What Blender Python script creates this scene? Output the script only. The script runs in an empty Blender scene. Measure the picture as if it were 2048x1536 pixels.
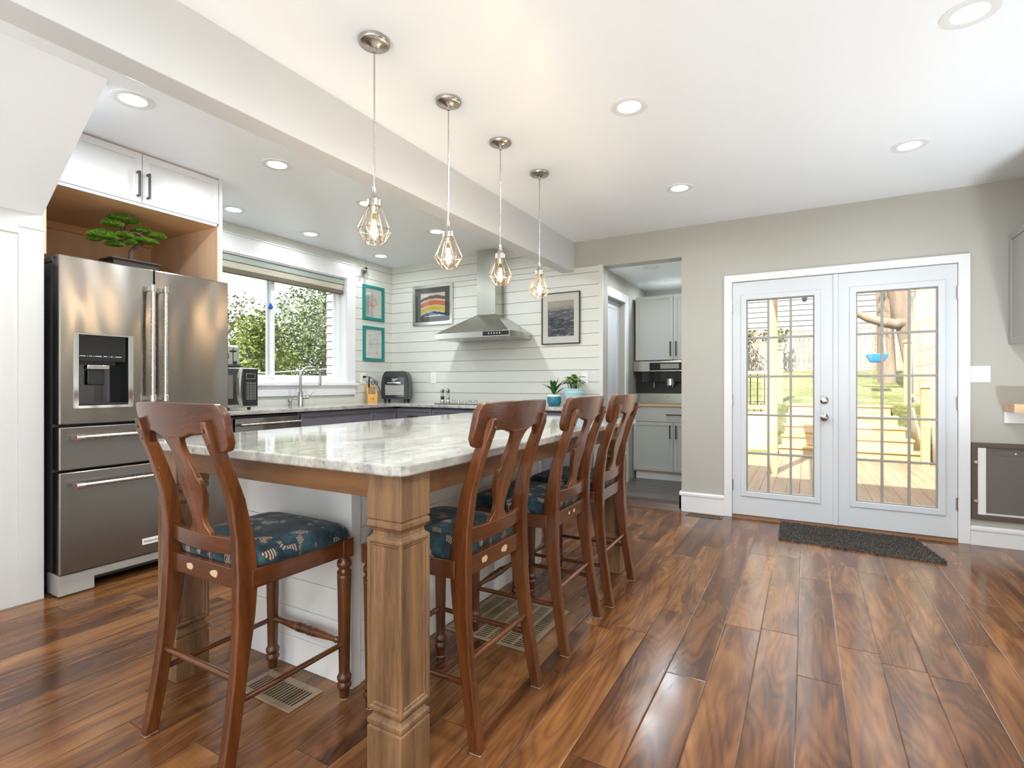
import bpy, bmesh, math, random
from math import pi, sin, cos, radians as R
from mathutils import Vector, Matrix
SC = bpy.context.scene
COL = SC.collection
rnd = random.Random(7)

# ------------------------------------------------------------------ camera
cam_data = bpy.data.cameras.new('camera'); cam = bpy.data.objects.new('camera', cam_data); COL.objects.link(cam)
cam_data.sensor_width = 36.0; cam_data.lens = 36.0 * 1045 / 2048
cam_data.clip_start = 0.02; cam_data.clip_end = 300
cam.location = (0, 0, 1.16); cam.rotation_euler = (R(90), 0, R(29.4))
SC.camera = cam
# ------------------------------------------------------------------ world, sun, exposure
world = bpy.data.worlds.new('sky'); SC.world = world; world.use_nodes = True
bg = world.node_tree.nodes['Background']
bg.inputs['Color'].default_value = (0.86, 0.94, 1.0, 1); bg.inputs['Strength'].default_value = 2.6
sd = bpy.data.lights.new('sun', 'SUN'); so = bpy.data.objects.new('sun', sd); COL.objects.link(so)
sd.energy = 13.0; sd.angle = R(0.6); sd.color = (1.0, 0.95, 0.88)
so.rotation_euler = (R(42), 0, R(-12))
SC.view_settings.view_transform = 'Standard'
SC.view_settings.look = 'None'
SC.view_settings.exposure = 0.52
SC.view_settings.gamma = 1.0
SC.view_settings.use_curve_mapping = False
SC.cycles.use_denoising = True
SC.cycles.max_bounces = 14; SC.cycles.diffuse_bounces = 7; SC.cycles.glossy_bounces = 6
SC.cycles.transmission_bounces = 8; SC.cycles.transparent_max_bounces = 24
SC.cycles.sample_clamp_indirect = 6.0
SC.cycles.caustics_reflective = False; SC.cycles.caustics_refractive = False
DOWNLIGHT_W = 11.0
KITCHEN_W = 8.0
FILL_UPLIGHT_W = (14.0, 8.0, 27.0)
LAMP_COL = (.88, .95, 1.0)
PANTRY_W = 5.0

# ------------------------------------------------------------------ helpers: meshes
class MB:
    """collects vertices and faces in world coordinates, then links them as one mesh"""
    def __init__(s): s.v = []; s.f = []
    def add(s, vs, fs):
        o = len(s.v); s.v += [tuple(v) for v in vs]; s.f += [tuple(i + o for i in f) for f in fs]; return s
    def box(s, x0, x1, y0, y1, z0, z1):
        return s.add([(x0,y0,z0),(x1,y0,z0),(x1,y1,z0),(x0,y1,z0),(x0,y0,z1),(x1,y0,z1),(x1,y1,z1),(x0,y1,z1)],
                     [(0,3,2,1),(4,5,6,7),(0,1,5,4),(1,2,6,5),(2,3,7,6),(3,0,4,7)])
    def loft(s, rings, closed=True, cap=True, loop=False):
        n = len(rings[0]); vs = [p for r in rings for p in r]; fs = []; m = len(rings)
        for i in range(m if loop else m - 1):
            a = i * n; b = ((i + 1) % m) * n
            for j in range(n if closed else n - 1):
                k = (j + 1) % n; fs.append((a + j, a + k, b + k, b + j))
        if cap and not loop: fs += [tuple(reversed(range(n))), tuple(range((m - 1) * n, m * n))]
        return s.add(vs, fs)
    def lathe(s, prof, c=(0,0,0), seg=24, axis='z', cap=True):
        rings = []
        for r, z in prof:
            ring = []
            for j in range(seg):
                a = 2 * pi * j / seg; p, q = max(r, 1e-5) * cos(a), max(r, 1e-5) * sin(a)
                ring.append({'z': (c[0]+p, c[1]+q, c[2]+z), 'y': (c[0]+p, c[1]+z, c[2]+q), 'x': (c[0]+z, c[1]+p, c[2]+q)}[axis])
            rings.append(ring)
        return s.loft(rings, cap=cap)
    def sq(s, prof, cx, cy):
        return s.loft([[(cx-h,cy-h,z),(cx+h,cy-h,z),(cx+h,cy+h,z),(cx-h,cy+h,z)] for h, z in prof])
    def tube(s, pts, r, seg=10, cap=True):
        pts = [Vector(p) for p in pts]; rs = r if isinstance(r, (list, tuple)) else [r] * len(pts)
        rings = []; up = None
        for i, p in enumerate(pts):
            t = (pts[min(i+1, len(pts)-1)] - pts[max(i-1, 0)]).normalized()
            if up is None: up = Vector((0,0,1)) if abs(t.z) < .9 else Vector((1,0,0))
            a = t.cross(up).normalized(); b = a.cross(t).normalized(); up = b
            rings.append([tuple(p + rs[i] * (cos(2*pi*j/seg) * a + sin(2*pi*j/seg) * b)) for j in range(seg)])
        return s.loft(rings, cap=cap)
    def prism(s, poly, axis, a, b):
        def P(u, v, w): return {'x': (w,u,v), 'y': (u,w,v), 'z': (u,v,w)}[axis]
        return s.loft([[P(u,v,a) for u,v in poly],[P(u,v,b) for u,v in poly]])
    def slab(s, axis, u0, u1, v0, v1, holes, a, b):
        """slab with rectangular holes, one connected piece; axis is its thickness direction"""
        us = sorted({u0,u1} | {h[0] for h in holes} | {h[1] for h in holes}); us = [u for u in us if u0 <= u <= u1]
        vs = sorted({v0,v1} | {h[2] for h in holes} | {h[3] for h in holes}); vs = [v for v in vs if v0 <= v <= v1]
        def P(u, v, w): return {'x': (w,u,v), 'y': (u,w,v), 'z': (u,v,w)}[axis]
        nu, nv = len(us), len(vs); o = len(s.v)
        for w in (a, b):
            for u in us:
                for v in vs: s.v.append(P(u, v, w))
        def I(i, j, k): return o + k*nu*nv + i*nv + j
        def solid(i, j):
            if not (0 <= i < nu-1 and 0 <= j < nv-1): return False
            cu, cv = (us[i]+us[i+1])/2, (vs[j]+vs[j+1])/2
            return not any(h[0] < cu < h[1] and h[2] < cv < h[3] for h in holes)
        for i in range(nu-1):
            for j in range(nv-1):
                if not solid(i, j): continue
                s.f += [(I(i,j,0),I(i+1,j,0),I(i+1,j+1,0),I(i,j+1,0)), (I(i,j,1),I(i,j+1,1),I(i+1,j+1,1),I(i+1,j,1))]
                if not solid(i-1,j): s.f.append((I(i,j,0),I(i,j+1,0),I(i,j+1,1),I(i,j,1)))
                if not solid(i+1,j): s.f.append((I(i+1,j,0),I(i+1,j,1),I(i+1,j+1,1),I(i+1,j+1,0)))
                if not solid(i,j-1): s.f.append((I(i,j,0),I(i,j,1),I(i+1,j,1),I(i+1,j,0)))
                if not solid(i,j+1): s.f.append((I(i,j+1,0),I(i+1,j+1,0),I(i+1,j+1,1),I(i,j+1,1)))
        return s
    def ball(s, c, r, sx=1, sy=1, sz=1, seg=16, rg=10):
        rings = []
        for i in range(rg + 1):
            a = -pi/2 + pi*i/rg; rr = max(cos(a), 1e-4)
            rings.append([(c[0]+r*sx*rr*cos(2*pi*j/seg), c[1]+r*sy*rr*sin(2*pi*j/seg), c[2]+r*sz*sin(a)) for j in range(seg)])
        return s.loft(rings)
    def build(s, name, mat, parent=None, smooth=True, bevel=0, bseg=2, angle=40, sub=0, inset=None):
        me = bpy.data.meshes.new(name); off = Vector((0,0,0)); p = parent
        while p is not None: off = off + Vector(p.location); p = p.parent
        me.from_pydata([(v[0]-off.x, v[1]-off.y, v[2]-off.z) for v in s.v], [], s.f); me.update()
        bm = bmesh.new(); bm.from_mesh(me)
        bmesh.ops.recalc_face_normals(bm, faces=bm.faces[:])
        if inset:
            for sel, steps in inset:
                fs = [f for f in bm.faces if sel(f)]
                for th, dp in steps: bmesh.ops.inset_individual(bm, faces=fs, thickness=th, depth=dp)
        bm.to_mesh(me); bm.free()
        if smooth:
            for q in me.polygons: q.use_smooth = True
            me.set_sharp_from_angle(angle=R(angle))
        me.materials.append(mat)
        o = bpy.data.objects.new(name, me); COL.objects.link(o); o.parent = parent
        if bevel:
            md = o.modifiers.new('bevel', 'BEVEL'); md.width = bevel; md.segments = bseg; md.limit_method = 'ANGLE'; md.angle_limit = R(45)
        if sub:
            md = o.modifiers.new('sub', 'SUBSURF'); md.levels = sub; md.render_levels = sub
        return o

def tag(o, label=None, cat=None, group=None, kind=None):
    if label: o['label'] = label
    if cat: o['category'] = cat
    if group: o['group'] = group
    if kind: o['kind'] = kind
    return o
def thing(name, loc, label, cat, group=None, kind=None):
    o = bpy.data.objects.new(name, None); COL.objects.link(o); o.location = loc; o.empty_display_size = .05
    return tag(o, label, cat, group, kind)
def struct(o): o['kind'] = 'structure'; return o
def kids(o): return [c for c in bpy.data.objects if c.parent == o]
KID = {}
def dup(root, loc, rotz=None, label=None, name=None):
    """copies a thing with its parts and sub-parts"""
    def cp(o, par):
        c = o.copy(); COL.objects.link(c)
        if par is not None: c.parent = par
        for ch in kids_cache[o.name]: cp(ch, c)
        return c
    kids_cache = {}
    def scan(o):
        kids_cache[o.name] = kids(o)
        for ch in kids_cache[o.name]: scan(ch)
    scan(root)
    r = cp(root, None); r.location = loc
    if rotz is not None: r.rotation_euler = (0, 0, rotz)
    if label: r['label'] = label
    return r
def text(body, size, mat, name, parent, loc, rot, ext=.0004, align='CENTER'):
    cu = bpy.data.curves.new(name, 'FONT'); cu.body = body; cu.size = size; cu.extrude = ext; cu.align_x = align; cu.align_y = 'CENTER'
    t = bpy.data.objects.new('tmp', cu); COL.objects.link(t)
    me = bpy.data.meshes.new_from_object(t.evaluated_get(bpy.context.evaluated_depsgraph_get()))
    bpy.data.objects.remove(t); bpy.data.curves.remove(cu)
    o = bpy.data.objects.new(name, me); COL.objects.link(o); me.materials.clear(); me.materials.append(mat)
    off = Vector((0,0,0)); p = parent
    while p is not None: off += Vector(p.location); p = p.parent
    o.parent = parent; o.location = Vector(loc) - off; o.rotation_euler = rot
    return o

# ------------------------------------------------------------------ helpers: materials
class NT:
    def __init__(s, name):
        s.mat = bpy.data.materials.new(name); s.mat.use_nodes = True; s.t = s.mat.node_tree
        s.b = s.t.nodes['Principled BSDF']; s.out = s.t.nodes['Material Output']
    def n(s, typ, ins=None, **props):
        nd = s.t.nodes.new('ShaderNode' + typ)
        for k, v in props.items(): setattr(nd, k, v)
        for k, v in (ins or {}).items(): s.set(nd.inputs[k], v)
        return nd
    def set(s, sock, v):
        if isinstance(v, bpy.types.NodeSocket): s.t.links.new(v, sock)
        elif isinstance(v, (tuple, list)) and len(v) == 3 and sock.type == 'RGBA': sock.default_value = (*v, 1)
        else: sock.default_value = v
    def m(s, op, a, b=None, c=None):
        ins = {0: a}
        if b is not None: ins[1] = b
        if c is not None: ins[2] = c
        return s.n('Math', ins, operation=op).outputs[0]
    def co(s, scale=(1,1,1), rot=(0,0,0), loc=(0,0,0), src='Object'):
        tc = s.n('TexCoord').outputs[src]
        return s.n('Mapping', {'Vector': tc, 'Scale': scale, 'Rotation': rot, 'Location': loc}).outputs[0]
    def noise(s, vec, scale=5, detail=3, rough=.5, dist=0, out='Fac'):
        return s.n('TexNoise', {'Vector': vec, 'Scale': scale, 'Detail': detail, 'Roughness': rough, 'Distortion': dist}).outputs[out]
    def ramp(s, fac, stops, interp='LINEAR'):
        nd = s.n('ValToRGB', {'Fac': fac}); cr = nd.color_ramp; cr.interpolation = interp
        while len(cr.elements) > 1: cr.elements.remove(cr.elements[-1])
        for i, (p, c) in enumerate(stops):
            e = cr.elements[0] if i == 0 else cr.elements.new(p)
            e.position = p; e.color = (*c, 1) if len(c) == 3 else c
        return nd.outputs['Color']
    def mix(s, fac, a, b, blend='MIX'):
        nd = s.n('Mix', data_type='RGBA', blend_type=blend)
        s.set(nd.inputs[0], fac); s.set(nd.inputs[6], a); s.set(nd.inputs[7], b); return nd.outputs[2]
    def bump(s, h, strength=.2, dist=.01):
        s.t.links.new(s.n('Bump', {'Height': h, 'Strength': strength, 'Distance': dist}).outputs[0], s.b.inputs['Normal'])
    def P(s, **kw):
        names = dict(col='Base Color', rough='Roughness', metal='Metallic', spec='Specular IOR Level', coat='Coat Weight', coat_rough='Coat Roughness',
                     sheen='Sheen Weight', emit='Emission Color', power='Emission Strength', aniso='Anisotropic', trans='Transmission Weight', alpha='Alpha', sss='Subsurface Weight')
        for k, v in kw.items(): s.set(s.b.inputs[names[k]], v)
        return s.mat

def paint(name, col, rough=.45, spec=.4, var=.03, bump=.05, scale=9):
    t = NT(name); v = t.co()
    a = t.noise(v, scale, 4); k = 1 - var; c2 = tuple(c * k for c in col)
    c = t.mix(a, c2, col); t.bump(t.noise(v, 180, 2), bump, .002)
    return t.P(col=c, rough=rough, spec=spec)
def metal(name, col, rough=.25, streak=None, wob=0, aniso=0):
    t = NT(name); sc = streak or (3, 3, 3); v = t.co(sc)
    a = t.noise(v, 40, 3)
    r = t.m('ADD', rough * .75, t.m('MULTIPLY', a, rough * .5))
    if wob:
        w = t.noise(t.co((1, 1, .45)), 3.4, 1, .4, .3)
        t.t.links.new(t.n('Tangent', direction_type='RADIAL', axis='Z').outputs[0], t.b.inputs['Tangent']); t.bump(t.m('MULTIPLY', w, wob), 1.0, 1.0)
    t.b.inputs['Anisotropic Rotation'].default_value = .25 if aniso else 0
    return t.P(col=t.mix(a, tuple(c * .9 for c in col), col), rough=r, metal=1.0, aniso=aniso)
def wood(name, cols, axis='z', scale=1, rough=.35, coat=0, grain=1, bump=.12, dist=.6, worn=None):
    t = NT(name); st = {'x': (.09,1,1), 'y': (1,.09,1), 'z': (1,1,.09)}[axis]
    v = t.co(tuple(q * scale for q in st))
    big = t.noise(v, 9, 3, .5, dist); fine = t.noise(v, 130, 3, .6)
    f = t.m('ADD', t.m('MULTIPLY', big, .75), t.m('MULTIPLY', fine, .28 * grain))
    n = len(cols); c = t.ramp(f, [(.22 + .58 * i / (n - 1), cols[i]) for i in range(n)])
    if worn:
        ob = t.co(); w = t.noise(ob, 55, 5, .7); mask = t.ramp(w, [(.715, (0,0,0)), (.735, (1,1,1))])
        c = t.mix(mask, c, worn)
    t.bump(fine, bump, .003)
    return t.P(col=c, rough=rough, coat=coat, coat_rough=.12)
def glassy(name, tint=(1,1,1), refl=.5, rough=0.0):
    t = NT(name); tr = t.n('BsdfTransparent', {'Color': tint}); gl = t.n('BsdfGlossy', {'Color': (1,1,1), 'Roughness': rough})
    fr = t.n('Fresnel', {'IOR': 1.45}); v = t.noise(t.co(), 3, 1)
    f = t.m('MULTIPLY', fr.outputs[0], t.m('ADD', refl * .92, t.m('MULTIPLY', v, refl * .16)))
    mx = t.n('MixShader', {0: f, 1: tr.outputs[0], 2: gl.outputs[0]})
    t.t.links.new(mx.outputs[0], t.out.inputs['Surface']); return t.mat
def glow(name, col, power, base=(1,1,1)):
    t = NT(name); a = t.noise(t.co(), 4, 1); return t.P(col=base, emit=col, power=t.m('ADD', power * .97, t.m('MULTIPLY', a, power * .06)))

def floor_mat():
    t = NT('walnut_laminate'); tc = t.n('TexCoord').outputs['Object']; xyz = t.n('SeparateXYZ', {0: tc}); x, y = xyz.outputs[0], xyz.outputs[1]
    W, L = .1535, 1.21
    u = t.m('DIVIDE', t.m('ADD', x, 10 * W + .034), W); row = t.m('FLOOR', u); fu = t.m('FRACT', u)
    r1 = t.n('TexWhiteNoise', {'W': row}, noise_dimensions='1D').outputs['Value']
    q = t.m('ADD', t.m('DIVIDE', y, L), t.m('MULTIPLY', r1, 7.3)); colm = t.m('FLOOR', q); fv = t.m('FRACT', q)
    idv = t.n('CombineXYZ', {0: row, 1: colm, 2: 0}).outputs[0]
    wn = t.n('TexWhiteNoise', {'Vector': idv}, noise_dimensions='3D'); pid, pcol = wn.outputs['Value'], wn.outputs['Color']
    offs = t.n('VectorMath', {0: pcol, 1: (13, 17, 11)}, operation='MULTIPLY').outputs[0]
    # cathedral grain: rings cut from a slow noise stretched along the plank
    g = t.n('VectorMath', {0: t.n('VectorMath', {0: tc, 1: (7.5, 1.15, 1)}, operation='MULTIPLY').outputs[0], 1: offs}, operation='ADD').outputs[0]
    slow = t.noise(g, 1.0, 1.2, .4, .3)
    rings = t.m('SINE', t.m('MULTIPLY', slow, 88.0)); rings = t.m('POWER', t.m('MULTIPLY_ADD', rings, .5, .5), .55)
    g2 = t.n('VectorMath', {0: t.n('VectorMath', {0: tc, 1: (95, 4.5, 1)}, operation='MULTIPLY').outputs[0], 1: offs}, operation='ADD').outputs[0]
    fine = t.noise(g2, 1.0, 4, .65)
    g3 = t.n('VectorMath', {0: t.n('VectorMath', {0: tc, 1: (11, 1.7, 1)}, operation='MULTIPLY').outputs[0], 1: offs}, operation='ADD').outputs[0]
    blot = t.noise(g3, 1.0, 2.5, .5, .8)
    f = t.m('ADD', t.m('MULTIPLY', blot, .95), t.m('ADD', t.m('MULTIPLY', rings, .115), t.m('MULTIPLY', fine, .24)))
    f = t.m('ADD', f, t.m('MULTIPLY_ADD', pid, .26, -.30))
    c = t.ramp(f, [(.16, (.032,.012,.006)), (.36, (.088,.033,.012)), (.54, (.160,.063,.021)), (.72, (.245,.104,.034)), (.95, (.34,.155,.055))])
    ex = t.m('MULTIPLY', t.m('MINIMUM', fu, t.m('SUBTRACT', 1.0, fu)), W); ey = t.m('MULTIPLY', t.m('MINIMUM', fv, t.m('SUBTRACT', 1.0, fv)), L)
    e = t.m('MINIMUM', ex, ey); seam = t.n('MapRange', {0: e, 1: .0006, 2: .0022, 3: 1.0, 4: 0.0}).outputs[0]
    c = t.mix(t.m('MULTIPLY', seam, .75), c, (.035, .017, .010))
    lip = t.n('MapRange', {0: e, 1: 0.0, 2: .004, 3: 0.0, 4: 1.0}).outputs[0]
    tilt = t.m('MULTIPLY', t.m('SUBTRACT', pid, .5), t.m('MULTIPLY', fu, .0022))
    h = t.m('ADD', t.m('MULTIPLY', lip, .0010), t.m('ADD', t.m('MULTIPLY', tilt, .25), t.m('MULTIPLY', fine, .00002)))
    t.bump(h, 1.0, 1.0)
    rr = t.m('MULTIPLY_ADD', t.noise(t.co((2, 2, 2)), 3, 4), .12, .13)
    return t.P(col=c, rough=rr, spec=.5)
def granite(name):
    t = NT(name); v = t.co()
    big = t.noise(t.co((2.2, .9, 1.4)), 4.0, 4, .6, .9)
    c = t.ramp(big, [(.30, (.20,.185,.17)), (.46, (.37,.355,.32)), (.60, (.50,.48,.43)), (.75, (.37,.34,.29))])
    st = t.noise(t.co((7, 1.6, 7), (0, 0, .3)), 5, 5, .65, 1.2)
    c = t.mix(t.ramp(st, [(.50, (0,0,0)), (.66, (.62,.62,.62))]), c, (.27,.255,.26))
    sp = t.noise(v, 34, 5, .7, .6); c = t.mix(t.ramp(sp, [(.60, (0,0,0)), (.70, (.85,.85,.85))]), c, (.085,.075,.085))
    ru = t.noise(v, 9, 3, .5, .5); c = t.mix(t.ramp(ru, [(.70, (0,0,0)), (.78, (.7,.7,.7))]), c, (.30,.17,.08))
    return t.P(col=c, rough=.07, spec=.62)
def fabric():
    t = NT('teal_fern_fabric'); v = t.co()
    a = t.noise(v, 14, 5, .65); base = t.ramp(a, [(.30, (.005,.009,.012)), (.46, (.010,.030,.042)), (.60, (.026,.075,.092)), (.74, (.055,.040,.032))])
    def ferns(scale, rot, gate):
        w = t.co((scale,) * 3, (0, 0, rot)); vo = t.n('TexVoronoi', {'Vector': w, 'Scale': 1.0, 'Randomness': .9}, feature='F1')
        wn = t.n('TexWhiteNoise', {'Vector': vo.outputs['Position']}, noise_dimensions='3D')
        dl = t.n('VectorMath', {0: w, 1: vo.outputs['Position']}, operation='SUBTRACT')
        sp = t.n('SeparateXYZ', {0: dl.outputs[0]}); fx, fy = sp.outputs[0], sp.outputs[1]
        ax = t.m('ABSOLUTE', fx)
        str_ = t.m('SINE', t.m('MULTIPLY', t.m('ADD', fy, t.m('MULTIPLY', ax, .9)), 52.0))
        body = t.m('LESS_THAN', t.m('ADD', t.m('MULTIPLY', ax, 1.9), t.m('MULTIPLY', t.m('ABSOLUTE', fy), .9)), .36)
        return t.m('MULTIPLY', t.m('MULTIPLY', t.m('GREATER_THAN', str_, -.1), body), t.m('GREATER_THAN', wn.outputs['Value'], gate))
    f = t.m('MAXIMUM', ferns(11.0, .5, .35), ferns(15.0, -.9, .5))
    c = t.mix(t.m('MULTIPLY', f, .9), base, (.50,.30,.19)); t.bump(t.noise(v, 420, 2), .35, .002)
    return t.P(col=c, rough=.72, spec=.3, sheen=.12)
def shag():
    t = NT('speckled_pile'); v = t.co(); a = t.noise(v, 190, 3, .7)
    c = t.ramp(a, [(.34, (.010,.009,.008)), (.5, (.075,.065,.058)), (.66, (.30,.27,.24))]); t.bump(a, .8, .01)
    return t.P(col=c, rough=.95, spec=.1)
def siding(name, col, pitch, axis=2):
    return paint(name, col, .6)
def grass_mat():
    t = NT('lawn_grass'); v = t.co(); a = t.noise(v, 1.3, 5, .7); b = t.noise(v, 14, 4, .7)
    c = t.ramp(t.m('ADD', t.m('MULTIPLY', a, .5), t.m('MULTIPLY', b, .5)), [(.3, (.045,.055,.016)), (.5, (.12,.122,.045)), (.66, (.25,.22,.13))])
    t.bump(b, .6, .05); return t.P(col=c, rough=.9, spec=.1)
def leaf_mat(name, cols):
    t = NT(name); v = t.co(); a = t.noise(v, 1.6, 4, .7); b = t.noise(v, 25, 2)
    c = t.ramp(t.m('ADD', t.m('MULTIPLY', a, .6), t.m('MULTIPLY', b, .4)), [(.3 + .4 * i / (len(cols) - 1), q) for i, q in enumerate(cols)])
    return t.P(col=c, rough=.6, spec=.25)
def strokes(name, base, layers, rough=.6):
    """paper with hand-made colour marks: each layer is (colour, scale, lo, hi, x-window, z-window) in generated coordinates"""
    t = NT(name); g = t.n('TexCoord').outputs['Generated']; sp = t.n('SeparateXYZ', {0: g}); c = base
    ax = {'x': sp.outputs[0], 'y': sp.outputs[1], 'z': sp.outputs[2]}
    for col, scale, lo, hi, ua, (u0, u1), (z0, z1), stretch in layers:
        v = t.n('Mapping', {'Vector': g, 'Scale': stretch, 'Location': (col[0] * 9, col[1] * 5, scale)}).outputs[0]
        nz = t.noise(v, scale, 4, .6, .4); band = t.m('MULTIPLY', t.m('GREATER_THAN', nz, lo), t.m('LESS_THAN', nz, hi))
        wob = t.m('MULTIPLY_ADD', t.noise(g, 7, 3), .12, -.06)
        u = t.m('ADD', ax[ua], wob); z = t.m('ADD', ax['z'], wob)
        win = t.m('MULTIPLY', t.m('MULTIPLY', t.m('GREATER_THAN', u, u0), t.m('LESS_THAN', u, u1)), t.m('MULTIPLY', t.m('GREATER_THAN', z, z0), t.m('LESS_THAN', z, z1)))
        c = t.mix(t.m('MULTIPLY', band, win), c, col)
    return t.P(col=c, rough=rough, spec=.3)

M = {}
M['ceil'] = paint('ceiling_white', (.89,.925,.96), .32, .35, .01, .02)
M['white'] = paint('trim_white', (.78,.78,.78), .32, .45, .01, .02)
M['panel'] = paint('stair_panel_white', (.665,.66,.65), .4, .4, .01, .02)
M['base'] = paint('island_white', (.84,.835,.82), .4, .4, .01, .02)
M['beam'] = paint('shaded_beam_white', (.62,.63,.635), .35, .35, .01, .02)  # ceiling white, darkened: the beam's shade is put into the colour
M['ship'] = paint('shiplap_white', (.68,.685,.625), .42, .4, .02, .03)
M['greige'] = paint('greige_wall', (.445,.432,.385), .5, .35, .015, .06)
M['pantry'] = paint('pantry_wall', (.42,.41,.36), .55, .3, .02, .05)
M['door'] = paint('door_white', (.64,.66,.685), .35, .45, .01, .02)
M['cab_white'] = paint('cabinet_white', (.66,.66,.66), .3, .45, .01, .02)
M['cab_dark'] = paint('cabinet_slate', (.125,.120,.140), .38, .45, .03, .02)
M['cab_grey'] = paint('cabinet_pale_grey', (.48,.49,.46), .36, .45, .02, .02)
M['cab_taupe'] = paint('cabinet_taupe_grey', (.36,.355,.34), .36, .45, .02, .02)
M['floor'] = floor_mat()
M['pfloor'] = wood('grey_plank_floor', [(.05,.047,.043),(.11,.10,.092),(.19,.18,.165)], 'x', 1.2, .35)
M['granite'] = granite('polished_granite')
M['post'] = wood('weathered_brown_wood', [(.042,.021,.009),(.15,.077,.033),(.265,.147,.068),(.37,.225,.115)], 'z', 1.2, .5, bump=.3, dist=1.4)
M['apron'] = wood('stained_apron_wood', [(.075,.032,.011),(.175,.075,.024),(.27,.125,.043)], 'x', 1.5, .5)
M['chair'] = wood('cherry_brown_wood', [(.016,.005,.002),(.070,.020,.005),(.145,.043,.010),(.21,.074,.018)], 'z', 1.6, .25, .35, worn=(.42,.30,.20))
M['chairx'] = wood('cherry_brown_rail', [(.024,.007,.002),(.085,.024,.006),(.155,.046,.011)], 'x', 1.6, .25, .4)
M['fabric'] = fabric()
M['steel'] = metal('brushed_steel', (.30,.278,.25), .22, (1, 1, 30), .014, .75)
M['steel2'] = metal('hood_steel', (.56,.56,.50), .25, (1, 1, 14), 0)
M['chrome'] = metal('polished_chrome', (.80,.79,.77), .08)
M['nickel'] = metal('brushed_nickel', (.50,.475,.44), .26)
M['cage'] = metal('bronze_wire', (.42,.30,.22), .3)
M['black'] = paint('satin_black', (.012,.012,.013), .35, .5, .05, .02)
M['gloss'] = paint('gloss_black', (.010,.010,.011), .08, .6, .05, .0)
M['bronze'] = paint('dark_bronze_pull', (.045,.038,.034), .4, .5, .05, .02)
M['fbase'] = paint('fridge_base_grey', (.38,.37,.34), .5)
M['fside'] = paint('fridge_side_grey', (.085,.085,.088), .4)
M['maple'] = wood('maple_ply', [(.66,.42,.25),(.77,.52,.33),(.82,.59,.40)], 'z', .7, .45, grain=.5)
M['maple2'] = wood('maple_edge', [(.66,.38,.17),(.78,.48,.25)], 'y', .7, .45, grain=.5)
M['pine'] = wood('treated_pine', [(.30,.18,.07),(.42,.28,.13),(.52,.38,.21)], 'z', .8, .6)
M['pinex'] = wood('treated_pine_board', [(.30,.18,.07),(.42,.28,.13),(.52,.38,.21)], 'x', .8, .6)
M['deck'] = wood('deck_board', [(.13,.075,.043),(.22,.135,.08),(.30,.20,.13)], 'y', .8, .7)
M['block'] = wood('knife_block_wood', [(.62,.30,.06),(.76,.42,.10)], 'z', 2, .4)
M['shelf'] = wood('shelf_oak', [(.50,.32,.16),(.62,.43,.25),(.70,.52,.33)], 'x', 1.2, .45)
M['glass'] = glassy('window_glass', (.97,.985,.98), .55)
M['bulbglass'] = glassy('amber_bulb_glass', (1,.93,.80), .7)
M['pict'] = glassy('picture_glass', (.985,.99,.985), .6)
M['clear'] = glassy('clear_grinder_glass', (.9,.9,.88), .9)
M['filament'] = glow('filament', (1,.58,.20), 60.0)
M['diffuser'] = glow('lamp_diffuser', (1,.98,.95), 9.0)
M['teal'] = paint('teal_frame', (.012,.215,.195), .4)
M['paper'] = paint('mat_board', (.78,.76,.70), .7)
M['darkmat'] = paint('charcoal_mat', (.055,.052,.05), .7)
M['register'] = paint('tan_register', (.30,.215,.135), .45)
M['void'] = paint('duct_dark', (.012,.010,.008), .8, .1)
M['shag'] = shag()
M['sill_wood'] = wood('dark_threshold', [(.03,.016,.010),(.07,.038,.022),(.11,.065,.04)], 'x', 1.2, .4)
M['bronze_vent'] = paint('brown_register', (.14,.095,.06), .45)
M['brownframe'] = paint('brown_plastic', (.105,.080,.062), .5)
M['flap'] = paint('grey_flap', (.150,.130,.115), .55)
M['plate'] = paint('switch_white', (.84,.83,.80), .3)
M['blind'] = paint('blind_cream', (.66,.63,.53), .8, .1)
M['valance'] = paint('blind_valance', (.36,.40,.36), .7, .1)
M['blinddark'] = paint('blind_hem_taupe', (.16,.14,.105), .8, .1)
M['vinyl'] = paint('vinyl_white', (.85,.87,.88), .3)
M['pot_teal'] = paint('teal_glaze', (.010,.165,.24), .15, .6)
M['pot_white'] = paint('white_glaze', (.80,.79,.75), .25, .5)
M['pot_blue'] = paint('pale_blue_plastic', (.44,.66,.71), .4)
M['soil'] = paint('soil', (.05,.03,.02), .9)
M['leafdark'] = leaf_mat('dark_leaf', [(.015,.07,.012),(.05,.16,.03)])
M['leafvar'] = leaf_mat('variegated_leaf', [(.05,.14,.02),(.16,.27,.05),(.50,.50,.16)])
M['needle'] = leaf_mat('moss_needles', [(.035,.10,.008),(.12,.25,.02),(.26,.36,.04)])
M['bark'] = wood('bark_brown', [(.03,.018,.012),(.085,.05,.036),(.15,.10,.075)], 'z', 3, .9)
M['treebark'] = wood('tree_bark', [(.07,.045,.03),(.17,.12,.085),(.28,.22,.17)], 'z', .6, .9, bump=.6)
M['potdark'] = paint('dark_bonsai_pot', (.045,.034,.030), .45)
M['lawn'] = grass_mat()
M['house'] = paint('pale_siding', (.24,.235,.225), .7)
M['stone'] = paint('tan_block_wall', (.58,.44,.26), .9, .2, .35, .6, 14)
M['bounce_ground'] = paint('pale_bounce_ground', (.72,.71,.69), .8)
M['reflector'] = paint('pale_reflector', (.80,.79,.77), .9, .1)
M['muntin'] = paint('backlit_grille', (.34,.315,.285), .4)  # darker tint puts the bars' backlit shade into their colour
M['fence'] = wood('silvered_fence', [(.09,.065,.05),(.20,.16,.13),(.31,.27,.23)], 'z', .6, .9)
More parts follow.
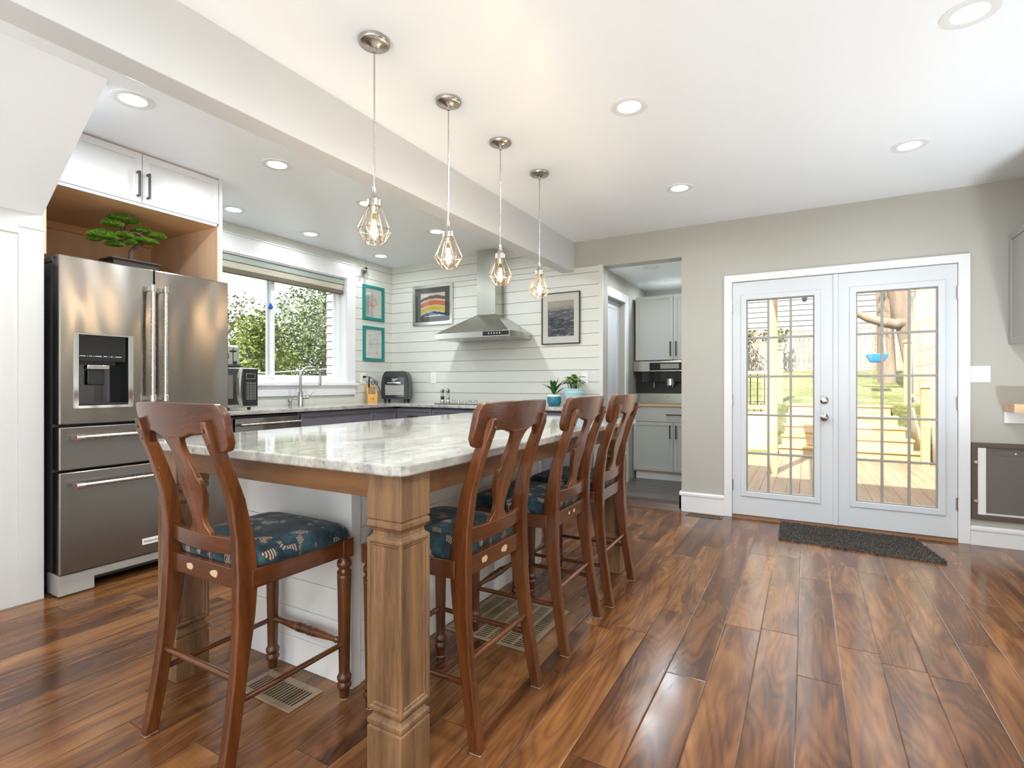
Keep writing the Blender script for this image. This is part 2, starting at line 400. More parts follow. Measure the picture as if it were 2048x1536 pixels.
M['privacy'] = wood('pale_privacy_board', [(.45,.34,.20),(.58,.48,.33),(.68,.60,.46)], 'y', .6, .7)
M['cedar'] = leaf_mat('cedar_leaf', [(.03,.05,.008),(.10,.13,.02),(.24,.25,.05)])
M['treeleaf'] = leaf_mat('tree_leaf', [(.035,.055,.018),(.095,.125,.045),(.20,.215,.085)])
M['twig'] = leaf_mat('sparse_leaf', [(.05,.055,.025),(.12,.12,.05),(.20,.16,.08)])
M['blue'] = paint('blue_swing', (.03,.16,.55), .4)
M['red'] = paint('red_medallion', (.45,.02,.02), .3)
M['mark'] = paint('pale_print', (.75,.75,.72), .5)
M['brick'] = paint('side_wall_siding', (.60,.57,.54), .8)
M['bluglass'] = paint('blue_glass_drop', (.01,.10,.45), .06, .8)
M['silver'] = metal('silver_leaf_frame', (.62,.61,.57), .22, (8, 1, 8))
M['screw'] = metal('screw_steel', (.55,.52,.48), .35)
M['paleworn'] = paint('bare_wood_patch', (.62,.46,.27), .6, .3, .2)
M['pad'] = paint('felt_pad', (.55,.53,.50), .7, .2)
M['oilrub'] = metal('amber_gold_trim', (.78,.68,.45), .12)
M['lcd'] = paint('display_grey', (.30,.29,.26), .2)
# ================================================================== ROOM SHELL
D, W, CZ = 4.94, -4.49, 2.60
struct(MB().box(-4.75, 1.75, -3.4, D, -.06, 0).build('floor', M['floor'], smooth=False))
struct(MB().box(-1.9, -.91, D + .02, 6.79, -.05, .04).build('floor_pantry', M['pfloor'], smooth=False))
struct(MB().prism([(D-.05,.0),(D-.03,.012),(D+.02,.045),(D+.16,.045),(D+.16,.0)], 'x', -1.75, -1.0).build('trim_1', M['sill_wood'], smooth=False))
struct(MB().box(-4.75, 1.75, -3.4, D + .15, CZ, CZ + .06).build('ceiling', M['ceil'], smooth=False))
struct(MB().box(-4.95, 2.3, -3.9, 5.35, CZ + .07, CZ + .34).build('roof', M['house'], smooth=False))
# back wall with pantry opening and french-door opening
OPX0, OPX1, OPZ = -1.752, -.998, 2.325
struct(MB().slab('y', -4.75, 1.75, 0, CZ, [(OPX0, OPX1, -1, OPZ), (-.585, .985, -1, 2.065)], D, D + .15).build('wall_back', M['greige'], smooth=False))
# window wall
WY0, WY1, WZ0, WZ1 = 2.46, 4.183, 1.166, 2.341
struct(MB().slab('x', 1.215, D, 0, CZ, [(WY0, WY1, WZ0, WZ1)], W - .16, W - .012).build('wall_window', M['ship'], smooth=False))
def boards(o_axis, u0, u1, zb, zt, hole, a, b):
    m = MB(); z = CZ - .081; edges = [zt]
    while z > zb: 
        if z < zt: edges.append(z)
        z -= .1217
    edges.append(zb)
    for hi, lo in zip(edges, edges[1:]):
        spans = [(u0, u1)]
        if hole and hi > hole[2] + .01 and lo < hole[3] - .01: spans = [(u0, hole[0]), (hole[1], u1)]
        for p, q in spans:
            if q - p < .01: continue
            if o_axis == 'x': m.box(a, b, p, q, lo + .0024, hi - .0024)
            else: m.box(p, q, a, b, lo + .0024, hi - .0024)
    return m
struct(boards('x', 2.2, D, .9, CZ, (2.33, 4.31, 1.04, 2.506), W - .012, W).build('wall_window_shiplap', M['ship'], smooth=False))
struct(boards('y', W, OPX0, .9, 2.335, None, D - .013, D).build('wall_hood_shiplap', M['ship'], smooth=False))
mm = MB()
for z0, z1 in ((2.3375, 2.3936), (2.3984, 2.5166), (2.5214, CZ)): mm.box(W, -2.2, D - .013, D, z0, z1)
struct(mm.build('wall_hood_shiplap_top', M['ship'], smooth=False))
struct(MB().box(OPX0 - .035, OPX0 + .004, D - .018, D, 0, 2.337).build('trim_2', M['ship'], smooth=False))
# beam between the two ceilings
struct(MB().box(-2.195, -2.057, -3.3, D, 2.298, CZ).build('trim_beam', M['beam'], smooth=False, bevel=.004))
# stair enclosure on the left, with its sloped underside
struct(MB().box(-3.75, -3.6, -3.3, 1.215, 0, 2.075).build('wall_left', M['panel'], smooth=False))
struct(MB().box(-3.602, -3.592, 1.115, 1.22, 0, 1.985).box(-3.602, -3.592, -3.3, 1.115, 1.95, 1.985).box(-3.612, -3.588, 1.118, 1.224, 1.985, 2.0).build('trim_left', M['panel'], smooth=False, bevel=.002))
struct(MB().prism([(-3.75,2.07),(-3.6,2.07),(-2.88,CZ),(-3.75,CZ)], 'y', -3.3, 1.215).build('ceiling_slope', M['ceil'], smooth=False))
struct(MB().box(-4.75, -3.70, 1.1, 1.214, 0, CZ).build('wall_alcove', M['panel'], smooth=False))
# rest of the room behind and beside the camera, openings added to let more daylight in
struct(MB().slab('x', -3.4, D, 0, CZ, [(-2.6, -1.2, .25, 2.3)], 1.62, 1.75).build('wall_right', M['greige'], smooth=False))
struct(MB().slab('y', -3.75, 1.75, 0, CZ, [(-2.4, -1.2, .1, 2.3), (-.9, 1.2, .1, 2.3)], -3.4, -3.27).build('wall_rear', M['greige'], smooth=False))
struct(MB().box(-4.95, 2.3, -14, -3.4, -.14, -.10).build('ground_bounce_rear', M['bounce_ground'], smooth=False))  # unseen pale ground, added to bounce daylight in through the rear openings
struct(MB().box(1.75, 9, -14, 4.6, -.14, -.10).build('ground_bounce_side', M['bounce_ground'], smooth=False))  # same added light-bouncing ground outside the right opening
tag(MB().box(-3.3, 1.3, -3.1, -.9, 0, .012).build('reflector', M['reflector'], smooth=False), 'added pale rug on the floor behind the camera', 'reflector')  # unseen, added to throw sunlight up onto the ceiling
# baseboards
def baseboard(x0, x1, h, name, wrap=False):
    m = MB(); prof = [(D, 0), (D-.016, 0), (D-.016, h-.035), (D-.022, h-.03), (D-.022, h-.012), (D-.012, h-.003), (D, h)]
    m.prism(prof, 'x', x0, x1)
    if wrap: m.box(OPX1 - .016, OPX1, D - .016, D + .13, 0, h)
    return struct(m.build(name, M['white'], smooth=False))
baseboard(OPX1 - .016, -.632, .176, 'baseboard_back', True); baseboard(1.035, 1.62, .136, 'baseboard_right')
# pantry shell
PY = 6.70
struct(MB().slab('x', D + .15, PY + .1, 0, 2.4, [(5.17, 5.80, 0, 2.08)], -1.92, -1.80).build('wall_pantry_left', M['pantry'], smooth=False))
struct(MB().box(-1.92, -.90, PY, PY + .1, 0, 2.4).build('wall_pantry_back', M['pantry'], smooth=False))
struct(MB().box(-.98, -.90, D + .15, PY, 0, 2.4).build('wall_pantry_right', M['pantry'], smooth=False))
struct(MB().box(-1.92, -.90, D + .15, PY + .1, 2.35, 2.42).build('ceiling_pantry', M['ceil'], smooth=False))
d2 = thing('door_2', (-1.80, 5.48, .04), None, None, kind='structure')
MB().slab('x', 5.08, 5.89, .04, 2.17, [(5.17, 5.80, 0, 2.08)], -1.80, -1.782).build('casing', M['white'], d2, smooth=False, bevel=.002)
MB().slab('x', 5.172, 5.798, .045, 2.078, [], -1.90, -1.862).build('door_panel', M['door'], d2, smooth=False, inset=[(lambda f: f.normal.x > .9, [(.11, 0), (.02, -.008)])])

# ------------------------------------------------------------------ kitchen window
w1 = thing('window_1', (W, 3.32, WZ0), None, None, kind='structure')
m = MB().slab('x', 2.333, 4.31, 1.04, 2.506, [(WY0, WY1, WZ0, WZ1)], W, W + .018)
m.build('casing', M['white'], w1, smooth=False, bevel=.002)
MB().box(W, W + .028, 2.333, 4.322, 2.500, 2.512).build('casing_cap', M['white'], w1, smooth=False)
MB().slab('x', WY0, WY1, WZ0, WZ1, [(WY0+.012, WY1-.012, WZ0+.012, WZ1-.012)], W - .16, W + .004).build('jamb', M['white'], w1, smooth=False)
MB().box(W - .10, W + .055, 2.34, 4.325, WZ0 - .022, WZ0 + .006).build('sill', M['white'], w1, smooth=False, bevel=.003)
MB().slab('x', WY0+.012, WY1-.012, WZ0+.006, WZ1-.012, [(WY0+.06, WY1-.042, WZ0+.045, WZ1-.06)], W - .155, W - .085).build('window_frame', M['vinyl'], w1, smooth=False, bevel=.003)
MB().slab('x', 2.52, 3.35, WZ0+.045, WZ1-.06, [(2.565, 3.305, WZ0+.085, WZ1-.1)], W - .115, W - .09).build('sash', M['vinyl'], w1, smooth=False, bevel=.003)
MB().slab('x', 3.29, WY1-.042, WZ0+.045, WZ1-.06, [(3.335, WY1-.060, WZ0+.085, WZ1-.1)], W - .150, W - .125).build('sash', M['vinyl'], w1, smooth=False, bevel=.003)
MB().box(W - .104, W - .100, 2.56, 3.31, WZ0+.08, WZ1-.09).build('glass_pane', M['glass'], w1, smooth=False)
MB().box(W - .139, W - .135, 3.33, WY1-.055, WZ0+.08, WZ1-.09).build('glass_pane', M['glass'], w1, smooth=False)
MB().box(W - .09, W - .078, 3.30, 3.335, 1.215, 1.235).build('latch', M['vinyl'], w1, bevel=.002)
bl = thing('roller_blind', (W - .03, 3.32, WZ1), 'raised cream fabric blind with taupe hem at top of kitchen window', 'blind')
MB().box(W - .075, W - .012, WY0 + .014, WY1 - .014, WZ1 - .072, WZ1 - .014).build('head_rail', M['valance'], bl, smooth=False, bevel=.004)
mm = MB()
for k in range(5): mm.prism([(W-.066, WZ1-.073-.0125*k), (W-.028, WZ1-.073-.0125*k), (W-.022, WZ1-.079-.0125*k), (W-.028, WZ1-.0853-.0125*k), (W-.066, WZ1-.0853-.0125*k)], 'y', WY0+.02, WY1-.02)
mm.build('folded_fabric', M['blind'], bl, smooth=False)
MB().box(W - .07, W - .02, WY0 + .02, WY1 - .02, WZ1 - .180, WZ1 - .136).build('bottom_rail', M['blinddark'], bl, smooth=False, bevel=.004)
gd = thing('glass_ornament', (W - .06, 3.28, 1.93), 'small blue glass drop hanging in the kitchen window', 'ornament')
MB().lathe([(0,-.045),(.012,-.042),(.023,-.028),(.024,-.015),(.015,.002),(.004,.018),(0,.022)], (W-.06, 3.28, 1.93), 16).build('drop', M['bluglass'], gd)
MB().tube([(W-.06,3.28,1.95),(W-.055,3.28,2.165)], .0009, 6).build('string', M['black'], gd)

# ------------------------------------------------------------------ french doors
d1 = thing('door_1', (.2, D, 0), None, None, kind='structure')
MB().slab('y', -.632, 1.035, 0, 2.108, [(-.567, .967, -1, 2.048)], D - .02, D + .02).build('casing', M['white'], d1, smooth=False, bevel=.003)
MB().slab('y', -.585, .985, 0, 2.065, [(-.567, .967, -1, 2.048)], D + .02, D + .15).build('jamb', M['white'], d1, smooth=False)
MB().prism([(D-.025,0),(D-.018,.012),(D+.0,.022),(D+.15,.022),(D+.15,0)], 'x', -.567, .967).build('threshold', M['apron'], d1, smooth=False)
def door_leaf(x0, x1, gx0, gx1, hinge_x):
    gz0, gz1 = .232, 1.886; y0, y1 = D - .002, D + .043
    lf = MB().slab('y', x0, x1, .026, 2.044, [(gx0, gx1, gz0, gz1)], y0, y1).build('door_leaf', M['door'], d1, smooth=False, bevel=.002)
    MB().slab('y', gx0 - .045, gx1 + .045, gz0 - .045, gz1 + .045, [(gx0, gx1, gz0, gz1)], y0 - .010, y0).build('lite_frame', M['door'], lf, smooth=False, bevel=.004)
    hs = [(gx0 + (gx1-gx0)*i/3 + .0085, gx0 + (gx1-gx0)*(i+1)/3 - .0085, gz0 + (gz1-gz0)*j/5 + .0085, gz0 + (gz1-gz0)*(j+1)/5 - .0085) for i in range(3) for j in range(5)]
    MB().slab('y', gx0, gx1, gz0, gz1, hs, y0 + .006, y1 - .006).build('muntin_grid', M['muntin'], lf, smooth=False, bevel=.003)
    MB().box(gx0, gx1, y0 + .020, y0 + .024, gz0, gz1).build('glass_pane', M['glass'], lf, smooth=False)
    for z in (.28, 1.02, 1.83):
        MB().lathe([(.006,-.048),(.0075,-.048),(.0075,.048),(.006,.048)], (hinge_x, y0 - .008, z), 12).box(hinge_x-.012, hinge_x+.012, y0-.004, y0, z-.045, z+.045).build('hinge', M['nickel'], lf)
    return lf
L1 = door_leaf(-.565, .187, -.452, .055, -.567); L2 = door_leaf(.222, .965, .343, .852, .967)
MB().box(.187, .222, D - .012, D + .04, .026, 2.044).build('astragal', M['door'], d1, smooth=False, bevel=.003)
MB().lathe([(.030,0),(.031,-.006),(.026,-.010),(.012,-.014),(.011,-.034),(.020,-.040),(.027,-.052),(.026,-.064),(.016,-.072),(0,-.074)], (.124, D - .002, .892), 24, 'y').build('door_knob', M['nickel'], L1)
MB().lathe([(.030,0),(.031,-.008),(.024,-.014),(.014,-.016),(0,-.016)], (.124, D - .002, 1.03), 24, 'y').box(.110,.138, D-.036, D-.016, 1.024, 1.036).build('deadbolt', M['nickel'], L1)

# ================================================================== CEILING LIGHTS
def downlight(x, y, z, label, power, r=.082, dif='diffuser'):
    t = thing('downlight', (x, y, z), label, 'ceiling light', 'recessed ceiling lights')
    MB().lathe([(r+.012,0),(r+.012,-.004),(r,-.007),(r-.022,-.004),(r-.024,-.001),(r-.024,.0)], (x, y, z), 32, cap=False).build('trim_ring', M['white'], t)
    MB().lathe([(r-.024,-.0015),(0.0001,-.0015)], (x, y, z), 32, cap=False).build('diffuser', M[dif], t)
    ld = bpy.data.lights.new('downlight_lamp', 'AREA'); ld.shape = 'DISK'; ld.size = .11; ld.energy = power; ld.color = LAMP_COL; ld.spread = R(172)
    lo = bpy.data.objects.new('downlight_lamp', ld); COL.objects.link(lo); lo.parent = t; lo.location = (0, 0, -.012)
for x, y, lb in [(-2.97, 1.362, 'recessed ceiling light between the beam and the sloped white soffit'),
                 (-3.026, 2.23, 'recessed ceiling light in front of the cabinet above the refrigerator'),
                 (-4.119, 2.628, 'recessed ceiling light nearest the right edge of the fridge cabinet'),
                 (-4.148, 3.42, 'recessed ceiling light above the middle of the kitchen window'),
                 (-3.051, 3.066, 'recessed ceiling light partly hidden behind the nearest pendant'),
                 (-3.043, 3.948, 'recessed ceiling light just left of the second pendant shade'),
                 (-4.17, 4.398, 'recessed ceiling light by the shiplap corner above the teal pictures')]:
    downlight(x, y, CZ, lb, KITCHEN_W * (.30 if x < -4 else 1.2))
for x, y, lb in [(-.802, 2.66, 'recessed ceiling light right of the second pendant canopy'),
                 (-.812, 3.949, 'recessed ceiling light nearest the back wall above the pantry opening'),
                 (.542, 3.927, 'recessed ceiling light in front of the french doors'),
                 (.552, 2.636, 'recessed ceiling light cut by the top right of the picture')]:
    downlight(x, y, CZ, lb, DOWNLIGHT_W * (.42 if y > 3.5 else 1.0))
for x, y in [(-.80, 1.35), (-.8, .0), (-.8, -1.4), (.55, 1.3), (.55, 0), (.55, -1.4)]:
    downlight(x, y, CZ, 'recessed ceiling light out of the picture nearer the camera', DOWNLIGHT_W)
downlight(-1.383, 5.347, 2.35, 'small recessed light in the pantry ceiling nearer the opening', PANTRY_W, .07, 'plate')
downlight(-1.39, 6.2, 2.35, 'small recessed light in the pantry ceiling over the cabinets', PANTRY_W, .07, 'plate')

# made-up uplighters out of view, added to brighten the ceiling
for k, (x, y, lb) in enumerate([(1.28, .35, 'made-up uplighter added behind the camera by the right wall'), (-2.5, -1.3, 'made-up uplighter added behind the camera by the stair wall'), (1.43, 3.3, 'made-up uplighter added by the right wall near the grey wall cabinet')]):
    t = thing('added_uplighter', (x, y, 0), lb, 'added uplighter')
    MB().lathe([(.15,.0),(.15,.018),(.03,.03),(.014,.04),(.014,.26),(.001,.26)], (x,y,0), 24).build('stand', M['nickel'], t)
    MB().lathe([(.02,.25),(.10,.28),(.17,.36),(.165,.36),(.10,.29),(.02,.26)], (x,y,0), 32).build('bowl', M['nickel'], t)
    MB().lathe([(.001,.295),(.09,.295)], (x,y,0), 24, cap=False).build('lamp_disc', M['diffuser'], t)
    ld = bpy.data.lights.new('fill_uplight', 'AREA'); ld.shape = 'DISK'; ld.size = .18; ld.energy = FILL_UPLIGHT_W[k]; ld.color = LAMP_COL
    lo = bpy.data.objects.new('fill_uplight', ld); COL.objects.link(lo); lo.parent = t; lo.location = (0, 0, .31); lo.rotation_euler = (pi, 0, 0)

# ================================================================== PENDANTS
def make_pendant():
    t = thing('pendant_lamp', (0, 0, 0), 'x', 'pendant lamp', 'geometric cage pendants over the island')   # origin at the ceiling
    MB().lathe([(.001,-.052),(.008,-.05),(.010,-.034),(.020,-.026),(.045,-.020),(.060,-.018),(.064,-.015),(.066,-.010),(.066,0),(.001,0)], seg=32).build('canopy', M['nickel'], t)
    MB().tube([(0,0,-.05),(0,0,-.615)], .0034, 8).build('cord', M['chrome'] if False else M['nickel'], t)
    MB().lathe([(.001,-.612),(.0055,-.612),(.007,-.632),(.012,-.648),(.022,-.660),(.027,-.666),(.029,-.672),(.0285,-.686),(.030,-.689),(.030,-.695),(.020,-.697),(.018,-.722),(.001,-.722)], seg=28).build('socket_cap', M['nickel'], t)
    N = 8; cg = MB(); top = []; mid = []; low = []
    for k in range(N):
        a = 2*pi*(k + .3)/N; b = a + pi/N
        top.append((.026*cos(a), .026*sin(a), -.692)); mid.append((.071*cos(a), .071*sin(a), -.795)); low.append((.040*cos(b), .040*sin(b), -.848))
    for k in range(N):
        j = (k+1) % N
        for p, q in ((top[k], top[j]), (top[k], mid[k]), (mid[k], mid[j]), (mid[k], low[k]), (mid[j], low[k]), (low[k], low[j])): cg.tube([p, q], .0015, 5)
    cg.build('wire_cage', M['cage'], t)
    b = MB().lathe([(.001,-.720),(.013,-.720),(.013,-.730),(.020,-.752),(.028,-.780),(.029,-.800),(.022,-.822),(.010,-.834),(.001,-.837)], seg=20).build('bulb', M['bulbglass'], t)
    fl = MB()
    for k in range(6):
        a = 2*pi*k/6; a2 = a + pi/6
        fl.tube([(.006*cos(a), .006*sin(a), -.752), (.013*cos(a2), .013*sin(a2), -.812)], .0016, 6)
    fl.build('filament', M['filament'], b)
    ld = bpy.data.lights.new('pendant_light', 'POINT'); ld.energy = 3.6; ld.color = (1, .78, .52); ld.shadow_soft_size = .02
    lo = bpy.data.objects.new('pendant_light', ld); COL.objects.link(lo); lo.parent = t; lo.location = (0, 0, -.785)
    return t
pl = make_pendant(); pl.location = (-1.580, 1.627, CZ); pl['label'] = 'bronze wire cage pendant nearest the camera, in front of the kitchen window side'
for k, (y, lb) in enumerate([(2.155, 'second bronze wire cage pendant, hanging before the silver framed picture'),
                             (2.672, 'third bronze wire cage pendant, hanging before the range hood chimney'),
                             (3.195, 'farthest bronze wire cage pendant, beside the black framed seascape')]):
    dup(pl, (-1.585, y, CZ), k * .35 + .2, lb)
# ================================================================== ISLAND
IZ0, IZ1 = .902, .936
isl = thing('kitchen_island', (-1.6, 2.2, 0), 'white shiplap kitchen island on four brown wooden posts', 'kitchen island')
def post(cx, cy):
    m = MB(); h = .065
    pr = [(h,0),(h,.163),(.061,.165),(.061,.170),(h,.172),(h,.186),(.058,.191),(.053,.198),(.053,.205),(.060,.211),(h,.214),(h,.712),(.060,.716),(.054,.722),(.053,.732),(.058,.742),(h,.747),(h,.761),(.061,.763),(.061,.768),(h,.770),(h,IZ0)]
    m.sq(pr, cx, cy)
    sel = lambda f: abs(f.normal.z) < .1 and .3 < f.calc_center_median().z + 0 < .6
    return m.build('post', M['post'], isl, smooth=False, bevel=.0022, inset=[(sel, [(.014, 0), (.005, -.007), (.006, .003), (.005, -.005)])])
for cx, cy in ((-1.055, 1.188), (-2.19, 1.188), (-1.055, 3.165), (-2.19, 3.165)): post(cx, cy)
MB().box(-2.125, -1.12, 1.15, 1.172, .822, IZ0).build('apron', M['apron'], isl, smooth=False, bevel=.002)
MB().box(-2.125, -1.12, 3.185, 3.207, .822, IZ0).build('apron', M['apron'], isl, smooth=False, bevel=.002)
ay = wood('stained_side_apron', [(.065,.029,.010),(.16,.070,.023),(.27,.13,.048)], 'y', 1.5, .42)
MB().box(-1.03, -1.008, 1.253, 3.10, .826, IZ0).build('apron', ay, isl, smooth=False, bevel=.002)
MB().box(-2.237, -2.215, 1.253, 3.10, .826, IZ0).build('apron', ay, isl, smooth=False, bevel=.002)
# white base: one carcass, with shiplap boards and corner boards as its cladding
BX0, BX1, BY0, BY1 = -2.25, -1.505, 1.43, 3.06
base = MB().box(BX0+.012, BX1-.012, BY0+.012, BY1-.012, 0, IZ0).build('base_cabinet', M['base'], isl, smooth=False)
m = MB(); z = .0
while z < .88:
    zt = min(z + .1205, IZ0 - .002)
    m.box(BX0+.01, BX1-.01, BY0+.004, BY0+.012, z+.0012, zt-.0012); m.box(BX1-.012, BX1-.004, BY0+.01, BY1-.01, z+.0012, zt-.0012)
    z = zt
m.build('shiplap_cladding', M['base'], base, smooth=False)
MB().prism([(BX1-.045,BY0),(BX1,BY0),(BX1,BY0+.045),(BX1-.004,BY0+.045),(BX1-.004,BY0+.004),(BX1-.045,BY0+.004)], 'z', 0, IZ0).build('corner_board', M['base'], base, smooth=False)
MB().box(BX0, BX0+.045, BY0, BY0+.004, 0, IZ0).build('corner_board', M['base'], base, smooth=False)
MB().box(BX1-.004, BX1, BY1-.045, BY1, 0, IZ0).build('corner_board', M['base'], base, smooth=False)
MB().box(BX0 + .045, BX1 - .045, BY0, BY0 + .004, .70, IZ0).build('top_panel', M['base'], base, smooth=False)
# island worktop: granite with eased edge and clipped corners
GX0, GX1, GY0, GY1, cc = -2.31, -.962, 1.092, 3.37, .035
def clip(x0, x1, y0, y1, c): return [(x0+c,y0),(x1-c,y0),(x1-c*.3,y0+c*.3),(x1,y0+c),(x1,y1-c),(x1-c*.3,y1-c*.3),(x1-c,y1),(x0+c,y1),(x0+c*.3,y1-c*.3),(x0,y1-c),(x0,y0+c),(x0+c*.3,y0+c*.3)]
tag(MB().prism(clip(GX0, GX1, GY0, GY1, cc), 'z', IZ0, IZ1).build('island_worktop', M['granite'], smooth=False, bevel=.007, bseg=3),
    'thick polished white granite worktop lying on the wooden island', 'countertop')

# ================================================================== BAR STOOLS
LEGP = [(-.237,0),(-.215,.12),(-.190,.28),(-.170,.44),(-.162,.57),(-.168,.68),(-.190,.81),(-.233,.94),(-.275,1.040),(-.280,1.052)]
def legy(z):
    for (a, p), (b, q) in zip(LEGP, LEGP[1:]):
        if p <= z <= q: return a + (b-a)*(z-p)/(q-p)
    return LEGP[-1][0]
def legx(z): return .209 - .028 * min(z, 1.05) / 1.05
def make_stool():
    t = thing('bar_stool', (0, 0, 0), 'x', 'bar stool', 'counter stools around the island')
    # rear legs, sawn to a curve
    for s in (-1, 1):
        rings = []; n = 26
        for i in range(n + 1):
            z = 1.052 * i / n; y = legy(z); x = s * legx(z)
            dp = .021 + .013 * math.exp(-((z-.56)/.20)**2) - .002 * max(0, (z-.85)/.2)
            hx = .0165
            if i == n: dp *= .55; hx *= .7
            if i == n - 1 : dp *= .96
            rings.append([(x-hx, y-dp, z), (x+hx, y-dp, z), (x+hx, y+dp, z), (x-hx, y+dp, z)])
        lg = MB().loft(rings).build('leg', M['chair'], t, bevel=.005, bseg=2, angle=50)
        MB().box(s*legx(0)-.015, s*legx(0)+.015, LEGP[0][0]-.019, LEGP[0][0]+.019, -.001, .004).build('floor_glide', M['pad'], lg)
        for z in (.985, 1.022):
            MB().ball((s*legx(z), legy(z)-.0195, z), .0055, 1, .5, 1, 10, 6).build('bolt_cap', M['chairx'], lg)
    # turned front legs
    for s in (-1, 1):
        x, y = s*.205, .222
        m = MB().lathe([(.015,0),(.0165,.006),(.018,.030),(.0195,.036),(.0255,.043),(.0265,.052),(.0225,.060),(.0215,.064),(.0255,.071),(.026,.082),(.021,.090),(.0195,.098),
                        (.0205,.15),(.0225,.28),(.0245,.40),(.0258,.445),(.0262,.455),(.0245,.459),(.0265,.463),(.0265,.469),(.021,.475),(.0195,.480),(.025,.487),(.0272,.497),(.025,.508),(.021,.513),(.019,.520),(.019,.53)], (x,y,0), 20)
        m.box(x-.0235, x+.0235, y-.0235, y+.0235, .522, .590)
        lg = m.build('leg', M['chair'], t, bevel=.0015, angle=35)
        MB().lathe([(.0155,-.001),(.0155,.005)], (x,y,0), 16).build('floor_glide', M['pad'], lg)
    # seat frame
    MB().box(-.185, .185, -.178, -.152, .528, .590).build('back_seat_rail', M['chairx'], t, smooth=False, bevel=.003)
    MB().box(-.183, .183, .208, .236, .528, .588).build('front_seat_rail', M['chairx'], t, smooth=False, bevel=.003)
    sy = M.setdefault('chairy', wood('cherry_brown_side_rail', [(.026,.007,.002),(.10,.029,.007),(.19,.060,.014)], 'y', 1.6, .25, .4))
    for s in (-1, 1):
        MB().loft([[(s*.183,-.150,.528),(s*.213,-.150,.528),(s*.213,-.150,.588),(s*.183,-.150,.588)],[(s*.191,.205,.528),(s*.2235,.205,.528),(s*.2235,.205,.588),(s*.191,.205,.588)]]).build('side_rail', sy, t, smooth=False, bevel=.003)
    # cushion: domed pad with a soft edge
    n = 14; rings = []
    for i in range(n):
        u = i/(n-1); ring = []
        for j in range(40):
            a = 2*pi*j/40; e = .30
            cx = math.copysign(abs(cos(a))**e, cos(a)); cy = math.copysign(abs(sin(a))**e, sin(a))
            prof = [(.95,.586),(.985,.590),(1.0,.602),(.995,.614),(.97,.628),(.92,.638),(.84,.645),(.74,.650),(.62,.654),(.5,.657),(.36,.659),(.22,.660),(.1,.6605),(.01,.661)][i]
            wx = .228 + .012 * cy
            ring.append((cx*prof[0]*wx, .047 + cy*prof[0]*.205, prof[1]))
        rings.append(ring)
    MB().loft(rings).build('seat_cushion', M['fabric'], t, angle=80)
    # top rail, bowed
    N = 36; rings = []
    for i in range(N + 1):
        x = -.238 + .476*i/N; ax = abs(x)
        zb = .958 if ax > .172 else (.958 + .052*min(1, (.172-ax)/.022) if ax > .10 else 1.010 - .016*min(1, (.10-ax)/.055))
        e = max(0, (ax - .205)/.033); zt = 1.105 - .004*(ax/.238)**2
        zt -= .028*e**3; zb += .030*e**3
        yb = -.286 + .034*(x/.238)**2; th = .024
        tl = lambda z: (z - 1.03) * -.22
        rings.append([(x, yb+tl(zb), zb), (x, yb+tl(zt), zt), (x, yb+th+tl(zt), zt), (x, yb+th+tl(zb), zb)])
    MB().loft(rings).build('top_rail', M['chairx'], t, bevel=.004, angle=35)
    # lower cross rail, bowed
    rings = []
    for i in range(21):
        x = -.19 + .38*i/20; q = 1-(x/.19)**2; y = legy(.66) - .012*q
        rings.append([(x, y-.010, .636-.008*q), (x, y+.010, .636-.008*q), (x, y+.008, .688-.006*q), (x, y-.012, .688-.006*q)])
    MB().loft(rings).build('cross_rail', M['chairx'], t, bevel=.003, angle=35)
    # vase splat
    prof = [(.676,.058),(.690,.056),(.698,.047),(.708,.036),(.722,.031),(.742,.031),(.765,.038),(.795,.050),(.825,.059),(.850,.061),(.862,.058),(.868,.052),(.885,.050),(.91,.043),(.94,.036),(.965,.036),(.985,.042),(1.0,.052),(1.006,.056)]
    rings = []
    for z, hw in prof:
        y = legy(z) - .012; rings.append([(-hw, y-.009, z), (hw, y-.009, z), (hw, y+.009, z), (-hw, y+.009, z)])
    MB().loft(rings).build('splat', M['chair'], t, bevel=.003, angle=30)
    # stretchers
    y = legy(.265); MB().tube([(-.2,y,.266),(.2,y,.266)], .0105, 12).build('rear_stretcher', M['chairx'], t)
    for s in (-1, 1):
        MB().tube([(s*.202, legy(.2), .2), (s*.205, .222, .202)], [.0095]*2, 12).build('side_stretcher', sy, t)
    tr = [(.008,-.186),(.013,-.180),(.0095,-.172),(.013,-.165),(.010,-.155),(.012,-.12),(.0165,-.06),(.0185,-.035),(.0155,-.028),(.0185,-.020),(.0165,-.006),(.0165,.006),(.0185,.020),(.0155,.028),(.0185,.035),(.0165,.06),(.012,.12),(.010,.155),(.013,.165),(.0095,.172),(.013,.180),(.008,.186)]
    MB().lathe(tr, (0, .222, .205), 14, 'x').build('turned_stretcher', M['chair'], t)
    # bare patches on the back of the seat rail
    for x in (-.075, .06):
        pts = []
        for j in range(11):
            a = 2*pi*j/11; r = .8 + .35*rnd.random(); pts.append((x + .021*r*cos(a), .560 + .012*r*sin(a)))
        MB().prism(pts, 'y', -.1795, -.1772).build('bare_patch', M['paleworn'], t, smooth=False)
    return t
st = make_stool()
st.location = (-1.695, 1.158, 0); st['label'] = 'bar stool at the near short end of the island, back to the camera'
ST = []
for x, y, r, lb in [(-1.140, 1.590, R(90), 'bar stool beside the front right island post, nearest of the three along the long side'),
                    (-1.140, 2.266, R(91), 'middle bar stool of the three along the long side of the island'),
                    (-1.135, 2.832, R(91.5), 'bar stool farthest away, nearest the pantry opening')]:
    ST.append(dup(st, (x, y, 0), r, lb))
